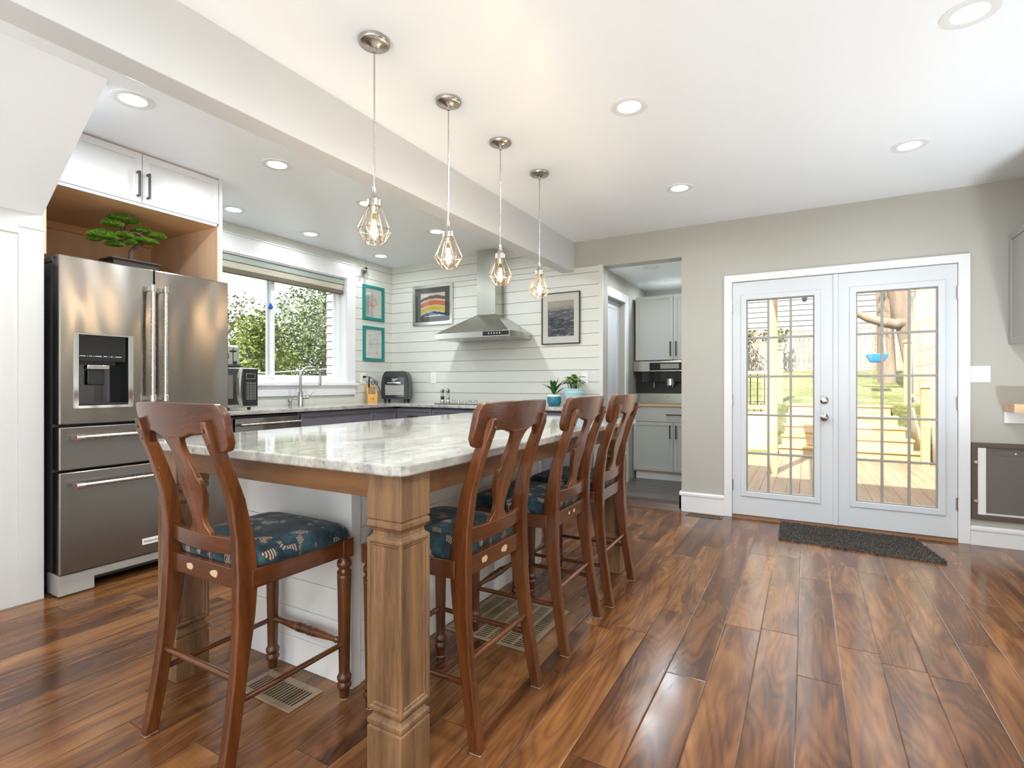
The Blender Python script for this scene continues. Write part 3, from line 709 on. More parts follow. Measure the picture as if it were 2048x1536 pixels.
for k, o in enumerate(ST):      # wear differs from stool to stool
    for c in kids(o):
        if c.name.startswith('bare_patch') and k == 2: bpy.data.objects.remove(c)
        elif c.name.startswith('bare_patch') and k == 1: c.scale = (.45, 1, .7); c.location = (.012, 0, .168)

# ================================================================== FLOOR GRILLES, MAT
def register(x0, x1, y0, y1, nx, ny, label, frame, name='floor_register', mat='register', lv=None):
    t = thing(name, ((x0+x1)/2, (y0+y1)/2, 0), label, 'floor vent')
    MB().slab('z', x0, x1, y0, y1, [(x0+frame, x1-frame, y0+frame, y1-frame)], .0004, .006).build('frame', M[mat], t, smooth=False, bevel=.002)
    MB().box(x0+frame*.9, x1-frame*.9, y0+frame*.9, y1-frame*.9, .0003, .0012).build('duct', M['void'], t, smooth=False)
    hs = []; gx0, gx1, gy0, gy1 = x0+frame, x1-frame, y0+frame, y1-frame
    for i in range(nx):
        for j in range(ny):
            w, h = (gx1-gx0)/nx, (gy1-gy0)/ny
            hs.append((gx0+w*i+w*.18, gx0+w*i+w*.84, gy0+h*j+h*.08, gy0+h*j+h*.92) if w < h else (gx0+w*i+w*.10, gx0+w*i+w*.90, gy0+h*j+h*.20, gy0+h*j+h*.80))
    MB().slab('z', gx0, gx1, gy0, gy1, hs, .0012, .0045).build('louvres', M[mat], t, smooth=False)
    return t
register(-1.885, -1.585, 1.215, 1.365, 17, 1, 'tan metal floor register under the near end bar stool', .020)
register(-1.495, -1.05, 1.995, 2.46, 6, 24, 'large square tan return grille in the floor under the middle stools', .022, 'return_grille')
register(-.935, -.632, 4.775, 4.888, 18, 1, 'brown floor register against the baseboard beside the french doors', .018, 'floor_register', 'bronze_vent')
# door mat: pile built as a field of short tufts on a backing
mt = thing('door_mat', (.28, 4.62, 0), 'dark speckled shaggy mat on the floor before the french doors', 'mat')
quad = [(-.185, 4.905), (-.18, 4.375), (.735, 4.285), (.79, 4.315), (.70, 4.86)]
MB().prism([(x, y) for x, y in quad], 'z', .001, .012).build('backing', M['shag'], mt, smooth=False)
def inside(x, y, poly):
    c = False; n = len(poly)
    for i in range(n):
        (x0, y0), (x1, y1) = poly[i], poly[i-1]
        if (y0 > y) != (y1 > y) and x < (x1-x0)*(y-y0)/(y1-y0) + x0: c = not c
    return c
tf = MB(); k = 0
while k < 9000:
    x = rnd.uniform(-.19, .80); y = rnd.uniform(4.28, 4.91)
    if not inside(x, y, quad): continue
    a = rnd.uniform(0, 2*pi); r = .0055; h = rnd.uniform(.014, .024); dx, dy = rnd.uniform(-.006, .006), rnd.uniform(-.006, .006)
    tf.add([(x+r*cos(a), y+r*sin(a), .008), (x+r*cos(a+2.1), y+r*sin(a+2.1), .008), (x+r*cos(a+4.2), y+r*sin(a+4.2), .008), (x+dx, y+dy, h)], [(0,1,3),(1,2,3),(2,0,3)]); k += 1
tag(tf.build('pile', M['shag'], mt, smooth=False), kind='stuff')

# ================================================================== CABINET HELPERS
def shaker(m, axis, u0, u1, v0, v1, face, th, rail=.06, rec=.008, sgn=1):
    """adds a shaker front: frame slab plus recessed panel (one connected slab with an inset face)"""
    m.slab(axis, u0, u1, v0, v1, [], face - sgn*th, face); return m
def shaker_front(name, axis, u0, u1, v0, v1, face, th, mat, parent, sgn=1, rail=.06):
    ai = {'x': 0, 'y': 1}[axis]
    sel = lambda f: f.normal[ai] * sgn > .9
    return MB().slab(axis, u0, u1, v0, v1, [], face - sgn*th, face).build(name, mat, parent, smooth=False, bevel=.0012, inset=[(sel, [(rail, 0), (.0025, -.008)])])
def bar_pull(axis, c, length, face, sgn, vertical, mat, parent, name='handle'):
    m = MB(); u, v = c; h = length/2; w = .006
    def B(u0, u1, v0, v1, w0, w1):
        a, b = sorted((face + sgn*w0, face + sgn*w1))
        if axis == 'x': m.box(a, b, u0, u1, v0, v1)
        else: m.box(u0, u1, a, b, v0, v1)
    if vertical:
        B(u-w, u+w, v-h, v+h, .022, .033); B(u-w, u+w, v-h, v-h+.012, 0, .024); B(u-w, u+w, v+h-.012, v+h, 0, .024)
    else:
        B(u-h, u+h, v-w, v+w, .022, .033); B(u-h, u-h+.012, v-w, v+w, 0, .024); B(u+h-.012, u+h, v-w, v+w, 0, .024)
    return m.build(name, mat, parent, smooth=False, bevel=.0015)

# ================================================================== FRIDGE AND ITS CABINET
fr = thing('refrigerator', (-3.95, 1.72, 0), 'stainless steel french door refrigerator with water dispenser under the wooden niche', 'refrigerator')
FX, FY0, FYS, FY1 = -3.50, 1.252, 1.722, 2.196
MB().box(-4.42, -3.60, 1.262, 2.180, .03, 1.835).build('body', M['fside'], fr, smooth=False, bevel=.004)
def fdoor(y0, y1, z0, z1, holes, name):
    return MB().slab('x', y0, y1, z0, z1, holes, FX - .085, FX).build(name, M['steel'], fr, smooth=False, bevel=.006)
DZ = (1.320, 1.600, 1.030, 1.438)
dl = fdoor(FY0, FYS - .003, .938, 1.862, [DZ], 'door'); dr = fdoor(FYS + .003, FY1, .938, 1.862, [], 'door')
w1_ = fdoor(FY0, FY1, .690, .925, [], 'drawer'); w2_ = fdoor(FY0, FY1, .125, .678, [], 'drawer')
def fhandle(p0, p1, parent):
    p0, p1 = Vector(p0), Vector(p1); d = (p1-p0).normalized()
    m = MB().tube([p0, p1], .0125, 16); h = m.build('handle', M['nickel'], parent)
    for p in (p0 + d*.012, p1 - d*.012):
        m = MB().tube([p - d*.02, p + d*.02], .0155, 16)
        if abs(d.z) > .5: m.box(FX, p.x, p.y-.008, p.y+.008, p.z-.013, p.z+.013)
        else: m.box(FX, p.x, p.y-.013, p.y+.013, p.z-.013, p.z+.013)
        m.build('handle_mount', M['chrome'], parent, bevel=.0015)
fhandle((FX+.055, 1.690, 1.062), (FX+.055, 1.690, 1.752), dl); fhandle((FX+.055, 1.762, 1.062), (FX+.055, 1.762, 1.752), dr)
fhandle((FX+.055, 1.315, .868), (FX+.055, 2.13, .868), w1_); fhandle((FX+.055, 1.315, .606), (FX+.055, 2.13, .606), w2_)
for z, pa in ((.868, w1_), (.606, w2_)): MB().lathe([(.008,0),(.008,-.0012),(.001,-.0012)], (FX+.055, 1.307, z), 16, 'y').build('red_medallion', M['red'], pa)
a, b, c_, d_ = DZ
MB().slab('x', a-.006, b+.006, c_-.006, d_+.006, [(a+.018, b-.020, c_+.010, d_-.003)], FX - .004, FX + .004).build('dispenser_frame', M['chrome'], dl, smooth=False, bevel=.001)
MB().box(FX-.084, FX-.078, a, b, c_, d_).box(FX-.080, FX-.02, a, b, d_-.15, d_).build('dispenser_housing', M['gloss'], dl, smooth=False, bevel=.003)
MB().box(FX-.080, FX+.001, a+.002, a+.010, c_, d_).box(FX-.080, FX+.001, b-.010, b-.002, c_, d_).build('dispenser_side', M['gloss'], dl, smooth=False)
rings = [[(FX-.050 - .028*abs(cos(pi*j/12)), 1.46 + .115*cos(pi*j/12)*-1, z) for j in range(13)] for z in (c_+.02, d_-.17)]
MB().loft(rings, closed=False, cap=False).build('dispenser_back', metal('dark_steel', (.10,.10,.10), .22), dl)
MB().box(FX-.055, FX-.022, 1.388, 1.470, c_+.125, c_+.21).build('dispenser_paddle', M['gloss'], dl, bevel=.004)
MB().box(FX-.058, FX-.018, 1.385, 1.495, c_+.212, c_+.238).build('dispenser_spout', M['nickel'], dl, bevel=.004)
MB().box(FX-.078, FX-.004, a+.01, b-.012, c_, c_+.022).build('drip_tray', M['black'], dl, smooth=False, bevel=.003)
m = MB()
for u0, u1 in ((0,.028),(.036,.039),(.045,.058),(.064,.067),(.072,.105),(.114,.132),(.14,.143),(.149,.16),(.166,.169),(.174,.205)): m.box(FX-.0205, FX-.0192, 1.350+u0, 1.350+u1, d_-.122, d_-.119)
m.build('dispenser_lettering', M['mark'], dl, smooth=False)
MB().box(-3.66, -3.515, 1.254, 2.19, .072, .118).box(-3.66, -3.515, 1.254, 1.42, .006, .08).box(-3.66, -3.515, 2.03, 2.19, .006, .08).build('kick_plate', M['fbase'], fr, smooth=False, bevel=.005)
MB().box(-3.72, -3.60, 1.256, 1.33, 1.835, 1.862).build('hinge_cover', M['fside'], fr, smooth=False, bevel=.004)
bd = MB().box(FX, FX+.003, 1.655, 1.755, .185, .222).build('badge', M['plate'], w2_, smooth=False, bevel=.001)
text('KitchenAid', .0175, M['black'], 'badge_lettering', w2_, (FX+.0034, 1.705, .2035), (R(90), 0, R(90)))

fc = thing('fridge_cabinet', (-4.0, 1.72, 1.8), 'white two door cabinet with open maple niche above the refrigerator', 'cabinet')
CX = -3.592
MB().box(W+.002, CX, 2.186, 2.210, 0, CZ-.003).build('side_panel', M['cab_white'], fc, smooth=False, bevel=.001)
MB().box(W+.002, CX-.02, 1.218, 1.236, 1.87, CZ-.003).build('side_panel', M['maple'], fc, smooth=False)
MB().box(W+.002, CX-.02, 1.237, 2.176, 2.262, CZ-.003).build('cabinet_box', M['maple2'], fc, smooth=False)
MB().box(W+.002, W+.02, 1.237, 2.176, 1.5, 2.262).build('niche_back', M['maple'], fc, smooth=False)
MB().box(W+.02, W+.05, 1.237, 2.176, 2.215, 2.262).build('niche_rail', M['maple2'], fc, smooth=False)
MB().box(W+.02, CX-.004, 2.176, 2.185, 1.87, 2.262).build('niche_lining', M['maple'], fc, smooth=False)
for y0, y1, hy in ((1.225, 1.698, 1.672), (1.702, 2.182, 1.728)):
    dd = shaker_front('door', 'x', y0, y1, 2.282, CZ-.012, CX, .02, M['cab_white'], fc, 1, .058)
    bar_pull('x', (hy, 2.392), .155, CX, 1, True, M['bronze'], dd)
MB().box(CX-.02, CX-.004, 1.225, 2.172, 2.262, 2.279).build('light_rail', M['cab_white'], fc, smooth=False)

# bonsai on top of the refrigerator
bs = thing('bonsai_tree', (-3.80, 1.735, 1.836), 'small bonsai with flat green pads in a dark tray on the refrigerator', 'bonsai')
bx, bz = -3.80, 1.836
m = MB(); o1 = [(-3.875,1.60),(-3.725,1.60),(-3.725,1.865),(-3.875,1.865)]
def rect(x0, x1, y0, y1, z): return [(x0,y0,z),(x1,y0,z),(x1,y1,z),(x0,y1,z)]
m.loft([rect(-3.865,-3.735,1.615,1.85,bz), rect(-3.875,-3.725,1.60,1.865,bz+.100), rect(-3.885,-3.715,1.588,1.877,bz+.102), rect(-3.885,-3.715,1.588,1.877,bz+.113), rect(-3.868,-3.732,1.608,1.857,bz+.113), rect(-3.868,-3.732,1.608,1.857,bz+.101)])
m.build('tray', M['potdark'], bs, smooth=False, bevel=.002)
MB().box(-3.867, -3.733, 1.609, 1.856, bz+.08, bz+.109).build('soil', M['soil'], bs, smooth=False)
def BP(px, py):   # sketch of the trunk line, laid out on the tree's own upright plane
    u = (px - 1024) / 1045; d = bx / (-.4909 + u * .8712)
    return (bx, d * (.8712 + u * .4909), 1.16 + (768 - py) / 1045 * d)
K = [((262,515),(263,505),(268,497),(276,491),(284,488)), ((284,488),(292,482),(288,474),(280,469),(268,466),(255,468),(247,470)), ((258,467),(253,460),(252,452),(256,446)), ((254,464),(246,458),(238,453),(230,450)),
     ((268,482),(255,479),(240,481),(230,484),(222,478),(221,470)), ((276,468),(284,465),(290,464)), ((288,474),(296,476),(306,475)), ((240,481),(246,487),(246,491)), ((230,484),(215,478),(200,474)), ((284,488),(280,486),(268,484))]
tm = MB()
for i, pth in enumerate(K):
    r0, r1 = [(.016,.011),(.011,.007),(.008,.007),(.005,.003),(.007,.004),(.005,.003),(.004,.003),(.004,.003),(.004,.002),(.009,.006)][i]
    pts = []
    for j, (px, py) in enumerate(pth):
        p = BP(px, py); pts.append((p[0] + .02*sin(px*.21+i) * (j > 0) * (.5 if i < 2 else 1), p[1], p[2]))
    if i == 0: pts[0] = (pts[0][0], pts[0][1], bz + .10)
    tm.tube(pts, [r0 + (r1-r0)*j/(len(pts)-1) for j in range(len(pts))], 8)
tm.build('trunk', M['bark'], bs)
def pad(c, rx, ry, rz, n):
    m = MB(); seg, rg = 18, 8; rings = []
    for i in range(rg+1):
        a = -pi/2 + pi*i/rg; ring = []
        for j in range(seg):
            q = 1 + .30*rnd.uniform(-1, 1); th = 2*pi*j/seg; zz = sin(a)
            ring.append((c[0]+rx*.86*cos(a)*cos(th)*q, c[1]+ry*.92*cos(a)*sin(th)*q, c[2]+rz*zz*(1 if zz > 0 else .5)))
        rings.append(ring)
    m.loft(rings)
    for k in range(n):
        th, a = rnd.uniform(0, 2*pi), rnd.uniform(-.25, pi/2); d = Vector((cos(a)*cos(th), cos(a)*sin(th), sin(a)))
        p = Vector((c[0]+rx*.86*d.x, c[1]+ry*.92*d.y, c[2]+rz*.92*d.z)); q = p + Vector((d.x*.017, d.y*.017, abs(d.z)*.014+.005)) + Vector((rnd.uniform(-.004,.004),)*3)
        s = Vector((rnd.uniform(-1,1), rnd.uniform(-1,1), rnd.uniform(-1,1))).normalized()*.0026
        m.add([p+s, p-s, q], [(0,1,2)])
    return m
for (px, py, wpx, hpx, dx) in [(248,440,33,10,0), (222,450,19,7,.02), (200,474,26,9,.03), (212,468,19,11,-.03), (285,463,19,9,-.01), (311,475,16,7,.02), (243,474,15,7,.03), (286,485,26,7,.03), (228,490,14,7,.0), (257,488,9,6,.02), (190,479,10,6,0)]:
    p = BP(px, py); pad((p[0]+dx, p[1], p[2]), .040 + wpx*.0008, wpx*.00279, hpx*.0019, 620).build('foliage_pad', M['needle'], bs)
# ================================================================== KITCHEN RUN
KZ0, KZ1 = .916, .950
CXF, CYF = -3.85, 4.30
L = [(W+.002, 2.21), (CXF, 2.21), (CXF, CYF), (-1.83, CYF), (-1.83, D-.016), (W+.002, D-.016)]
tag(MB().prism(L, 'z', KZ0, KZ1).build('countertop', M['granite'], smooth=False, bevel=.005), 'L-shaped veined granite countertop running under the window and the range hood', 'countertop')
def base_unit(name, label, axis, u0, u1, fronts, cat='cabinet', group=None):
    """fronts: (u0, u1, v0, v1, handle) shaker fronts; axis x = window run facing +X, y = hood run facing -Y"""
    if axis == 'x':
        t = thing(name, (-4.15, (u0+u1)/2, 0), label, cat, group); f = CXF - .028
        m = MB().box(W+.004, f-.021, u0+.001, u1-.001, .10, KZ0-.001).box(W+.02, f-.08, u0+.001, u1-.001, 0, .10)
    else:
        t = thing(name, ((u0+u1)/2, 4.62, 0), label, cat, group); f = CYF + .028
        m = MB().box(u0+.001, u1-.001, f+.021, D-.018, .10, KZ0-.001).box(u0+.001, u1-.001, f+.08, D-.02, 0, .10)
    m.build('body', M['cab_dark'], t, smooth=False)
    for a, b, c, d, h in fronts:
        fr_ = shaker_front('drawer' if d - c < .3 else 'door', axis, a, b, c, d, f, .02, M['cab_dark'], t, 1 if axis == 'x' else -1, min(.05, (d-c)*.28))
        if h: bar_pull(axis, h[:2], .13, f, 1 if axis == 'x' else -1, h[2], M['black'], fr_)
    return t
# dishwasher between the refrigerator and the sink
dw = thing('dishwasher', (-4.15, 2.78, 0), 'stainless dishwasher under the counter next to the refrigerator', 'dishwasher')
MB().box(W+.004, CXF-.046, 2.475, 3.075, .10, KZ0-.012).box(W+.02, CXF-.10, 2.48, 3.07, .0, .10).build('body', M['black'], dw, smooth=False)
MB().box(CXF-.045, CXF-.012, 2.478, 3.072, .115, KZ0-.030).build('door', M['steel'], dw, smooth=False, bevel=.003)
MB().tube([(CXF+.028, 2.50, .838), (CXF+.028, 3.05, .838)], .011, 14).build('handle', M['nickel'], dw)
MB().box(CXF-.012, CXF+.03, 2.525, 2.545, .829, .847).box(CXF-.012, CXF+.03, 3.005, 3.025, .829, .847).build('handle_mount', M['chrome'], dw, smooth=False)
base_unit('base_cabinet', 'narrow slate cabinet squeezed between refrigerator and dishwasher', 'x', 2.212, 2.472, [(2.215, 2.469, .12, .895, (2.44, .80, True))])
base_unit('sink_cabinet', 'slate grey sink cabinet with plain false front below the faucet', 'x', 3.079, 3.988, [(3.096, 3.985, .735, .897, None), (3.096, 3.538, .12, .728, (3.51, .64, True)), (3.543, 3.985, .12, .728, (3.57, .64, True))])
base_unit('corner_cabinet', 'narrow slate drawer cabinet in the corner, left of the inner corner', 'x', 3.990, 4.318, [(3.994, 4.326, .735, .897, None), (3.994, 4.326, .12, .728, None)])
base_unit('corner_cabinet', 'slate drawer cabinet on the hood wall, right of the inner corner', 'y', -3.842, -3.402, [(-3.876, -3.405, .735, .897, (-3.64, .817, False)), (-3.876, -3.405, .12, .728, (-3.44, .64, True))])
base_unit('cooktop_cabinet', 'wide slate cabinet directly below the cooktop', 'y', -3.400, -2.482, [(-3.397, -2.485, .735, .897, None), (-3.397, -2.943, .12, .728, (-2.98, .64, True)), (-2.938, -2.485, .12, .728, (-2.90, .64, True))])
base_unit('base_cabinet', 'slate cabinet at the right end of the counter under the potted plants', 'y', -2.480, -1.842, [(-2.477, -1.846, .735, .897, (-2.16, .82, False)), (-2.477, -2.163, .12, .728, (-2.19, .64, True)), (-2.158, -1.846, .12, .728, (-2.13, .64, True))])
ck = thing('cooktop', (-2.98, 4.62, KZ1), 'black glass cooktop with a row of steel knobs below the range hood', 'cooktop')
MB().box(-3.42, -2.54, 4.39, 4.875, KZ1, KZ1+.007).build('glass_top', M['gloss'], ck, smooth=False, bevel=.003)
for k in range(5):
    x = -3.395 + .075*k
    MB().lathe([(.020,0),(.020,.004),(.016,.006),(.016,.024),(.014,.026),(.001,.026)], (x, 4.705, KZ1+.007), 18).box(x-.004, x+.004, 4.688, 4.722, KZ1+.03, KZ1+.037).build('knob', M['chrome'], ck)
for x, y, r in ((-2.72, 4.50, .085), (-2.72, 4.74, .07), (-3.0, 4.55, .10)): MB().lathe([(r,0),(r,.0006),(r-.003,.0006),(r-.003,0)], (x, y, KZ1+.007), 32, cap=False).build('burner_ring', M['mark'], ck)
# faucet and soap pump
FXc, FYc = -4.36, 3.475
fa = thing('faucet', (FXc, FYc, KZ1), 'tall brushed nickel gooseneck faucet in front of the kitchen window', 'faucet')
MB().lathe([(.027,0),(.027,.004),(.0245,.008),(.0245,.135),(.020,.139),(.015,.141),(.001,.141)], (FXc, FYc, KZ1), 24).build('body', M['nickel'], fa)
pts = [(FXc, FYc, KZ1+.13), (FXc, FYc, KZ1+.28)]
for k in range(1, 17):
    a = pi - pi*1.06*k/16; pts.append((FXc + .05*(1-cos(pi-a))*.55, FYc + .098 + .098*cos(a), KZ1+.285 + .098*sin(a)))
MB().tube(pts, .0125, 16).build('spout', M['nickel'], fa)
e = Vector(pts[-1]); dd = (Vector(pts[-1]) - Vector(pts[-2])).normalized()
MB().tube([e - dd*.005, e + dd*.03, e + dd*.075], [.0135, .0150, .0150], 16).build('spray_head', M['nickel'], fa)
MB().tube([(FXc+.005, FYc+.02, KZ1+.075), (FXc+.02, FYc+.072, KZ1+.075)], .015, 14).tube([(FXc+.015, FYc+.058, KZ1+.078), (FXc+.035, FYc+.125, KZ1+.128)], .0055, 10).build('lever', M['nickel'], fa)
sp_ = thing('soap_dispenser', (-4.36, 3.355, KZ1), 'short nickel soap pump on the counter left of the faucet', 'soap dispenser')
MB().lathe([(.019,0),(.019,.004),(.013,.008),(.013,.022),(.019,.028),(.021,.045),(.019,.062),(.010,.068),(.001,.068)], (-4.36,3.355,KZ1), 20).build('body', M['nickel'], sp_)
MB().tube([(-4.36,3.355,KZ1+.055), (-4.345,3.39,KZ1+.066), (-4.335,3.425,KZ1+.060)], .0065, 10).build('nozzle', M['nickel'], sp_)
# microwave with toaster on top
mw = thing('microwave', (-4.25, 2.55, KZ1), 'black and steel microwave on the counter right of the refrigerator', 'microwave')
MX, MY0, MY1, MZ0, MZ1 = -4.055, 2.30, 2.806, KZ1+.016, 1.293
MB().box(-4.44, MX-.02, MY0, MY1, MZ0, MZ1).build('case', M['black'], mw, smooth=False, bevel=.004)
MB().box(MX-.02, MX-.006, MY0, MY1, MZ0, MZ1).build('front_trim', M['steel2'], mw, smooth=False, bevel=.003)
dr_ = MB().box(MX-.012, MX+.002, MY0+.006, MY1-.135, MZ0+.025, MZ1-.008).build('door', M['gloss'], mw, smooth=False, bevel=.003)
MB().box(MX+.0015, MX+.003, MY0+.05, MY1-.225, MZ0+.075, MZ1-.06).build('door_window', M['flap'], dr_, smooth=False)
rings = []
for k in range(15):
    u = k/14; z = MZ0 + .02 + (MZ1-MZ0-.03)*u; o = sin(pi*u)
    y = MY1 - .152 - .030*o; rings.append([(MX, y-.022, z), (MX+.010+.024*o, y-.008, z), (MX+.010+.024*o, y+.008, z), (MX, y+.020, z)])
MB().loft(rings).build('handle', M['steel2'], mw, bevel=.003)
pn = MB().box(MX-.012, MX+.002, MY1-.128, MY1-.004, MZ0+.012, MZ1-.008).build('control_panel', M['black'], mw, smooth=False, bevel=.002)
MB().slab('x', MY1-.112, MY1-.028, MZ1-.092, MZ1-.045, [(MY1-.107, MY1-.033, MZ1-.087, MZ1-.050)], MX+.001, MX+.004).build('display_frame', M['nickel'], pn, smooth=False)
m = MB()
for r in range(7):
    for c in range(3):
        y, z = MY1-.105 + .030*c, MZ0+.065 + .0215*r
        m.slab('x', y, y+.022, z, z+.014, [(y+.003, y+.019, z+.003, z+.011)], MX+.0015, MX+.0025)
m.build('keypad', M['lcd'], pn, smooth=False)
for y in (MY0+.05, MY1-.05):
    for x in (MX-.05, -4.40): MB().lathe([(.014,0),(.014,.018)], (x, y, KZ1), 12).build('foot', M['black'], mw)
ts = thing('toaster', (-4.22, 2.58, MZ1), 'brushed steel toaster standing on top of the microwave', 'toaster')
TY0, TY1, TX = 2.485, 2.665, -4.085
MB().box(-4.36, TX, TY0, TY1, MZ1+.012, MZ1+.185).build('shell', M['steel2'], ts, bevel=.018, bseg=4)
MB().box(-4.365, TX+.003, TY0-.002, TY1+.002, MZ1+.004, MZ1+.022).build('base', M['black'], ts, smooth=False, bevel=.004)
MB().box(TX-.002, TX+.001, 2.600, 2.606, MZ1+.05, MZ1+.16).build('lever_slot', M['void'], ts, smooth=False)
MB().box(TX, TX+.022, 2.585, 2.622, MZ1+.128, MZ1+.142).build('lever', M['black'], ts, bevel=.003)
MB().lathe([(.014,0),(.013,.012),(.001,.012)], (TX, 2.618, MZ1+.042), 18, 'x').build('browning_knob', M['black'], ts)
for z in (.075, .09, .105): MB().box(TX, TX+.004, 2.556, 2.566, MZ1+z, MZ1+z+.008).build('button', M['black'], ts, smooth=False)
# knife block, its knives and the scissors
kb = thing('knife_block', (-4.28, 4.56, KZ1), 'honey coloured wooden knife block by the corner below the outlet', 'knife block')
ky = 4.545
MB().prism([(-4.40, KZ1), (-4.235, KZ1), (-4.235, KZ1+.085), (-4.275, KZ1+.11), (-4.40, KZ1+.205)], 'y', ky-.055, ky+.055).build('block', M['block'], kb, smooth=False, bevel=.002)
m = MB()
for dy in (-.010, .006):
    m.box(-4.235, -4.2342, ky+dy, ky+dy+.004, KZ1+.028, KZ1+.052); m.box(-4.235, -4.2342, ky+dy-.003, ky+dy+.007, KZ1+.044, KZ1+.047)
m.build('maker_mark', M['black'], kb, smooth=False)
for k in range(5):
    y = ky - .040 + .0165*k
    t = thing('steak_knife', (-4.27, y, KZ1+.13), 'black handled steak knife in the front row of the knife block', 'knife', 'steak knives in the front row of the knife block')
    MB().box(-4.262, -4.246, y-.0045, y+.0045, KZ1+.088, KZ1+.175).build('handle', M['black'], t, bevel=.003)
    MB().box(-4.245, -4.2445, y-.003, y+.003, KZ1+.095, KZ1+.17).build('spine', M['chrome'], t, smooth=False)
t = thing('kitchen_knife', (-4.36, ky-.03, KZ1+.2), 'large black handled knife standing highest at the left of the block', 'knife')
MB().tube([(-4.355, ky-.028, KZ1+.150), (-4.345, ky-.026, KZ1+.24), (-4.335, ky-.024, KZ1+.29)], [.008, .010, .008], 10).build('handle', M['black'], t)
for z in (.225, .262): MB().ball((-4.337, ky-.026, KZ1+z), .004, 1, 1, 1, 8, 6).build('rivet', M['chrome'], t)
t = thing('kitchen_scissors', (-4.33, ky+.03, KZ1+.2), 'dark kitchen scissors with looped grips at the right of the block', 'scissors')
for s in (-1, 1):
    cy = ky + .034 + s*.019
    MB().tube([(-4.325, cy+.015*cos(2*pi*k/14), KZ1+.225+.024*sin(2*pi*k/14)) for k in range(15)], .0042, 8).build('grip', M['black'], t)
MB().box(-4.335, -4.325, ky+.024, ky+.044, KZ1+.10, KZ1+.205).build('blades', M['steel2'], t, smooth=False)
# air fryer oven
af = thing('air_fryer', (-4.20, 4.66, KZ1), 'dark green-black air fryer oven in the corner of the counter', 'air fryer')
fx, fy = -4.20, 4.70; ca = R(-62)   # its front looks out of the corner
def AF(u, v, z):  # u across the front, v out of the front
    return (fx + u*cos(R(28)) + v*sin(R(28)), fy + u*sin(R(28)) - v*cos(R(28)), KZ1 + z)
def afbox(m, u0, u1, v0, v1, z0, z1):
    q = [(u0,v0,z0),(u1,v0,z0),(u1,v1,z0),(u0,v1,z0),(u0,v0,z1),(u1,v0,z1),(u1,v1,z1),(u0,v1,z1)]
    return m.add([AF(*p) for p in q], [(0,3,2,1),(4,5,6,7),(0,1,5,4),(1,2,6,5),(2,3,7,6),(3,0,4,7)])
ag = paint('green_black_shell', (.011,.014,.011), .28, .5)
prof = [(-.150,.035),(-.158,.06),(-.160,.20),(-.150,.29),(-.128,.345),(-.10,.360),(.10,.360),(.128,.345),(.150,.29),(.160,.20),(.158,.06),(.150,.035)]
MB().loft([[AF(u*s, v, .035+(z-.035)*q) for u, z in prof] for v, s, q in ((-.13,.86,.94),(-.115,.97,.985),(-.05,1,1),(.08,1,1),(.12,.985,.99),(.13,.95,.965))]).build('shell', ag, af, angle=30)
afbox(MB(), -.118, .118, .118, .134, .055, .292).build('front_panel', M['gloss'], af, smooth=False, bevel=.003)
afbox(MB(), -.108, .110, .134, .137, .082, .200).build('door_window', M['lcd'], af, smooth=False)
for z in (.11, .145, .175): afbox(MB(), -.100, .102, .137, .1385, z, z+.003).build('rack_line', M['nickel'], af, smooth=False)
afbox(MB(), -.078, .080, .134, .160, .215, .232).build('handle', M['chrome'], af, bevel=.004)
m = MB()
for z, u0, u1 in ((.266,-.035,.040), (.254,-.022,.024), (.244,-.032,.010)):
    u = u0
    while u < u1:
        w_ = rnd.uniform(.006,.012); afbox(m, u, min(u+w_, u1), .134, .1348, z, z+.006); u += w_ + .002
m.build('logo_lettering', M['mark'], af, smooth=False)
for u in (-.115, .115):
    for v in (-.085, .095):
        p = AF(u, v, 0); MB().lathe([(.014,0),(.017,.036)], p, 12).build('foot', M['black'], af)
for o in list(COL.objects):
    if o.parent is None and o.name.split('.')[0] in ('knife_block', 'steak_knife', 'kitchen_knife', 'kitchen_scissors'): 
        q = Vector((o.location.x + 4.30, o.location.y - 4.545)); th = R(-38); o.rotation_euler.z = th
        o.location.x = -4.350 + q.x*cos(th) - q.y*sin(th); o.location.y = 4.44 + q.x*sin(th) + q.y*cos(th)
# salt and pepper mills
def mill(x, y, label, fill):
    t = thing('spice_mill', (x, y, KZ1), label, 'spice mill', 'glass spice mills left of the cooktop')
    MB().lathe([(.021,0),(.022,.004),(.022,.030),(.018,.036),(.018,.038)], (x,y,KZ1), 20).build('base', M['nickel'], t)
    MB().lathe([(.0175,.036),(.022,.050),(.022,.068),(.016,.090),(.015,.105),(.017,.112)], (x,y,KZ1), 20).build('glass_body', M['clear'], t)
    MB().lathe([(.012,.038),(.019,.050),(.019,.066),(.014,.075),(.001,.076)], (x,y,KZ1), 16).build('filling', fill, t)
    MB().lathe([(.018,.110),(.020,.114),(.020,.126),(.023,.130),(.023,.142),(.016,.150),(.005,.153),(.006,.160),(.001,.164)], (x,y,KZ1), 20).build('cap', M['nickel'], t)
mill(-3.505, 4.655, 'steel and glass mill with brown peppercorns, left of the pair', M['bark'])
mill(-3.445, 4.675, 'steel and glass mill with white salt, right of the pair', M['paper'])
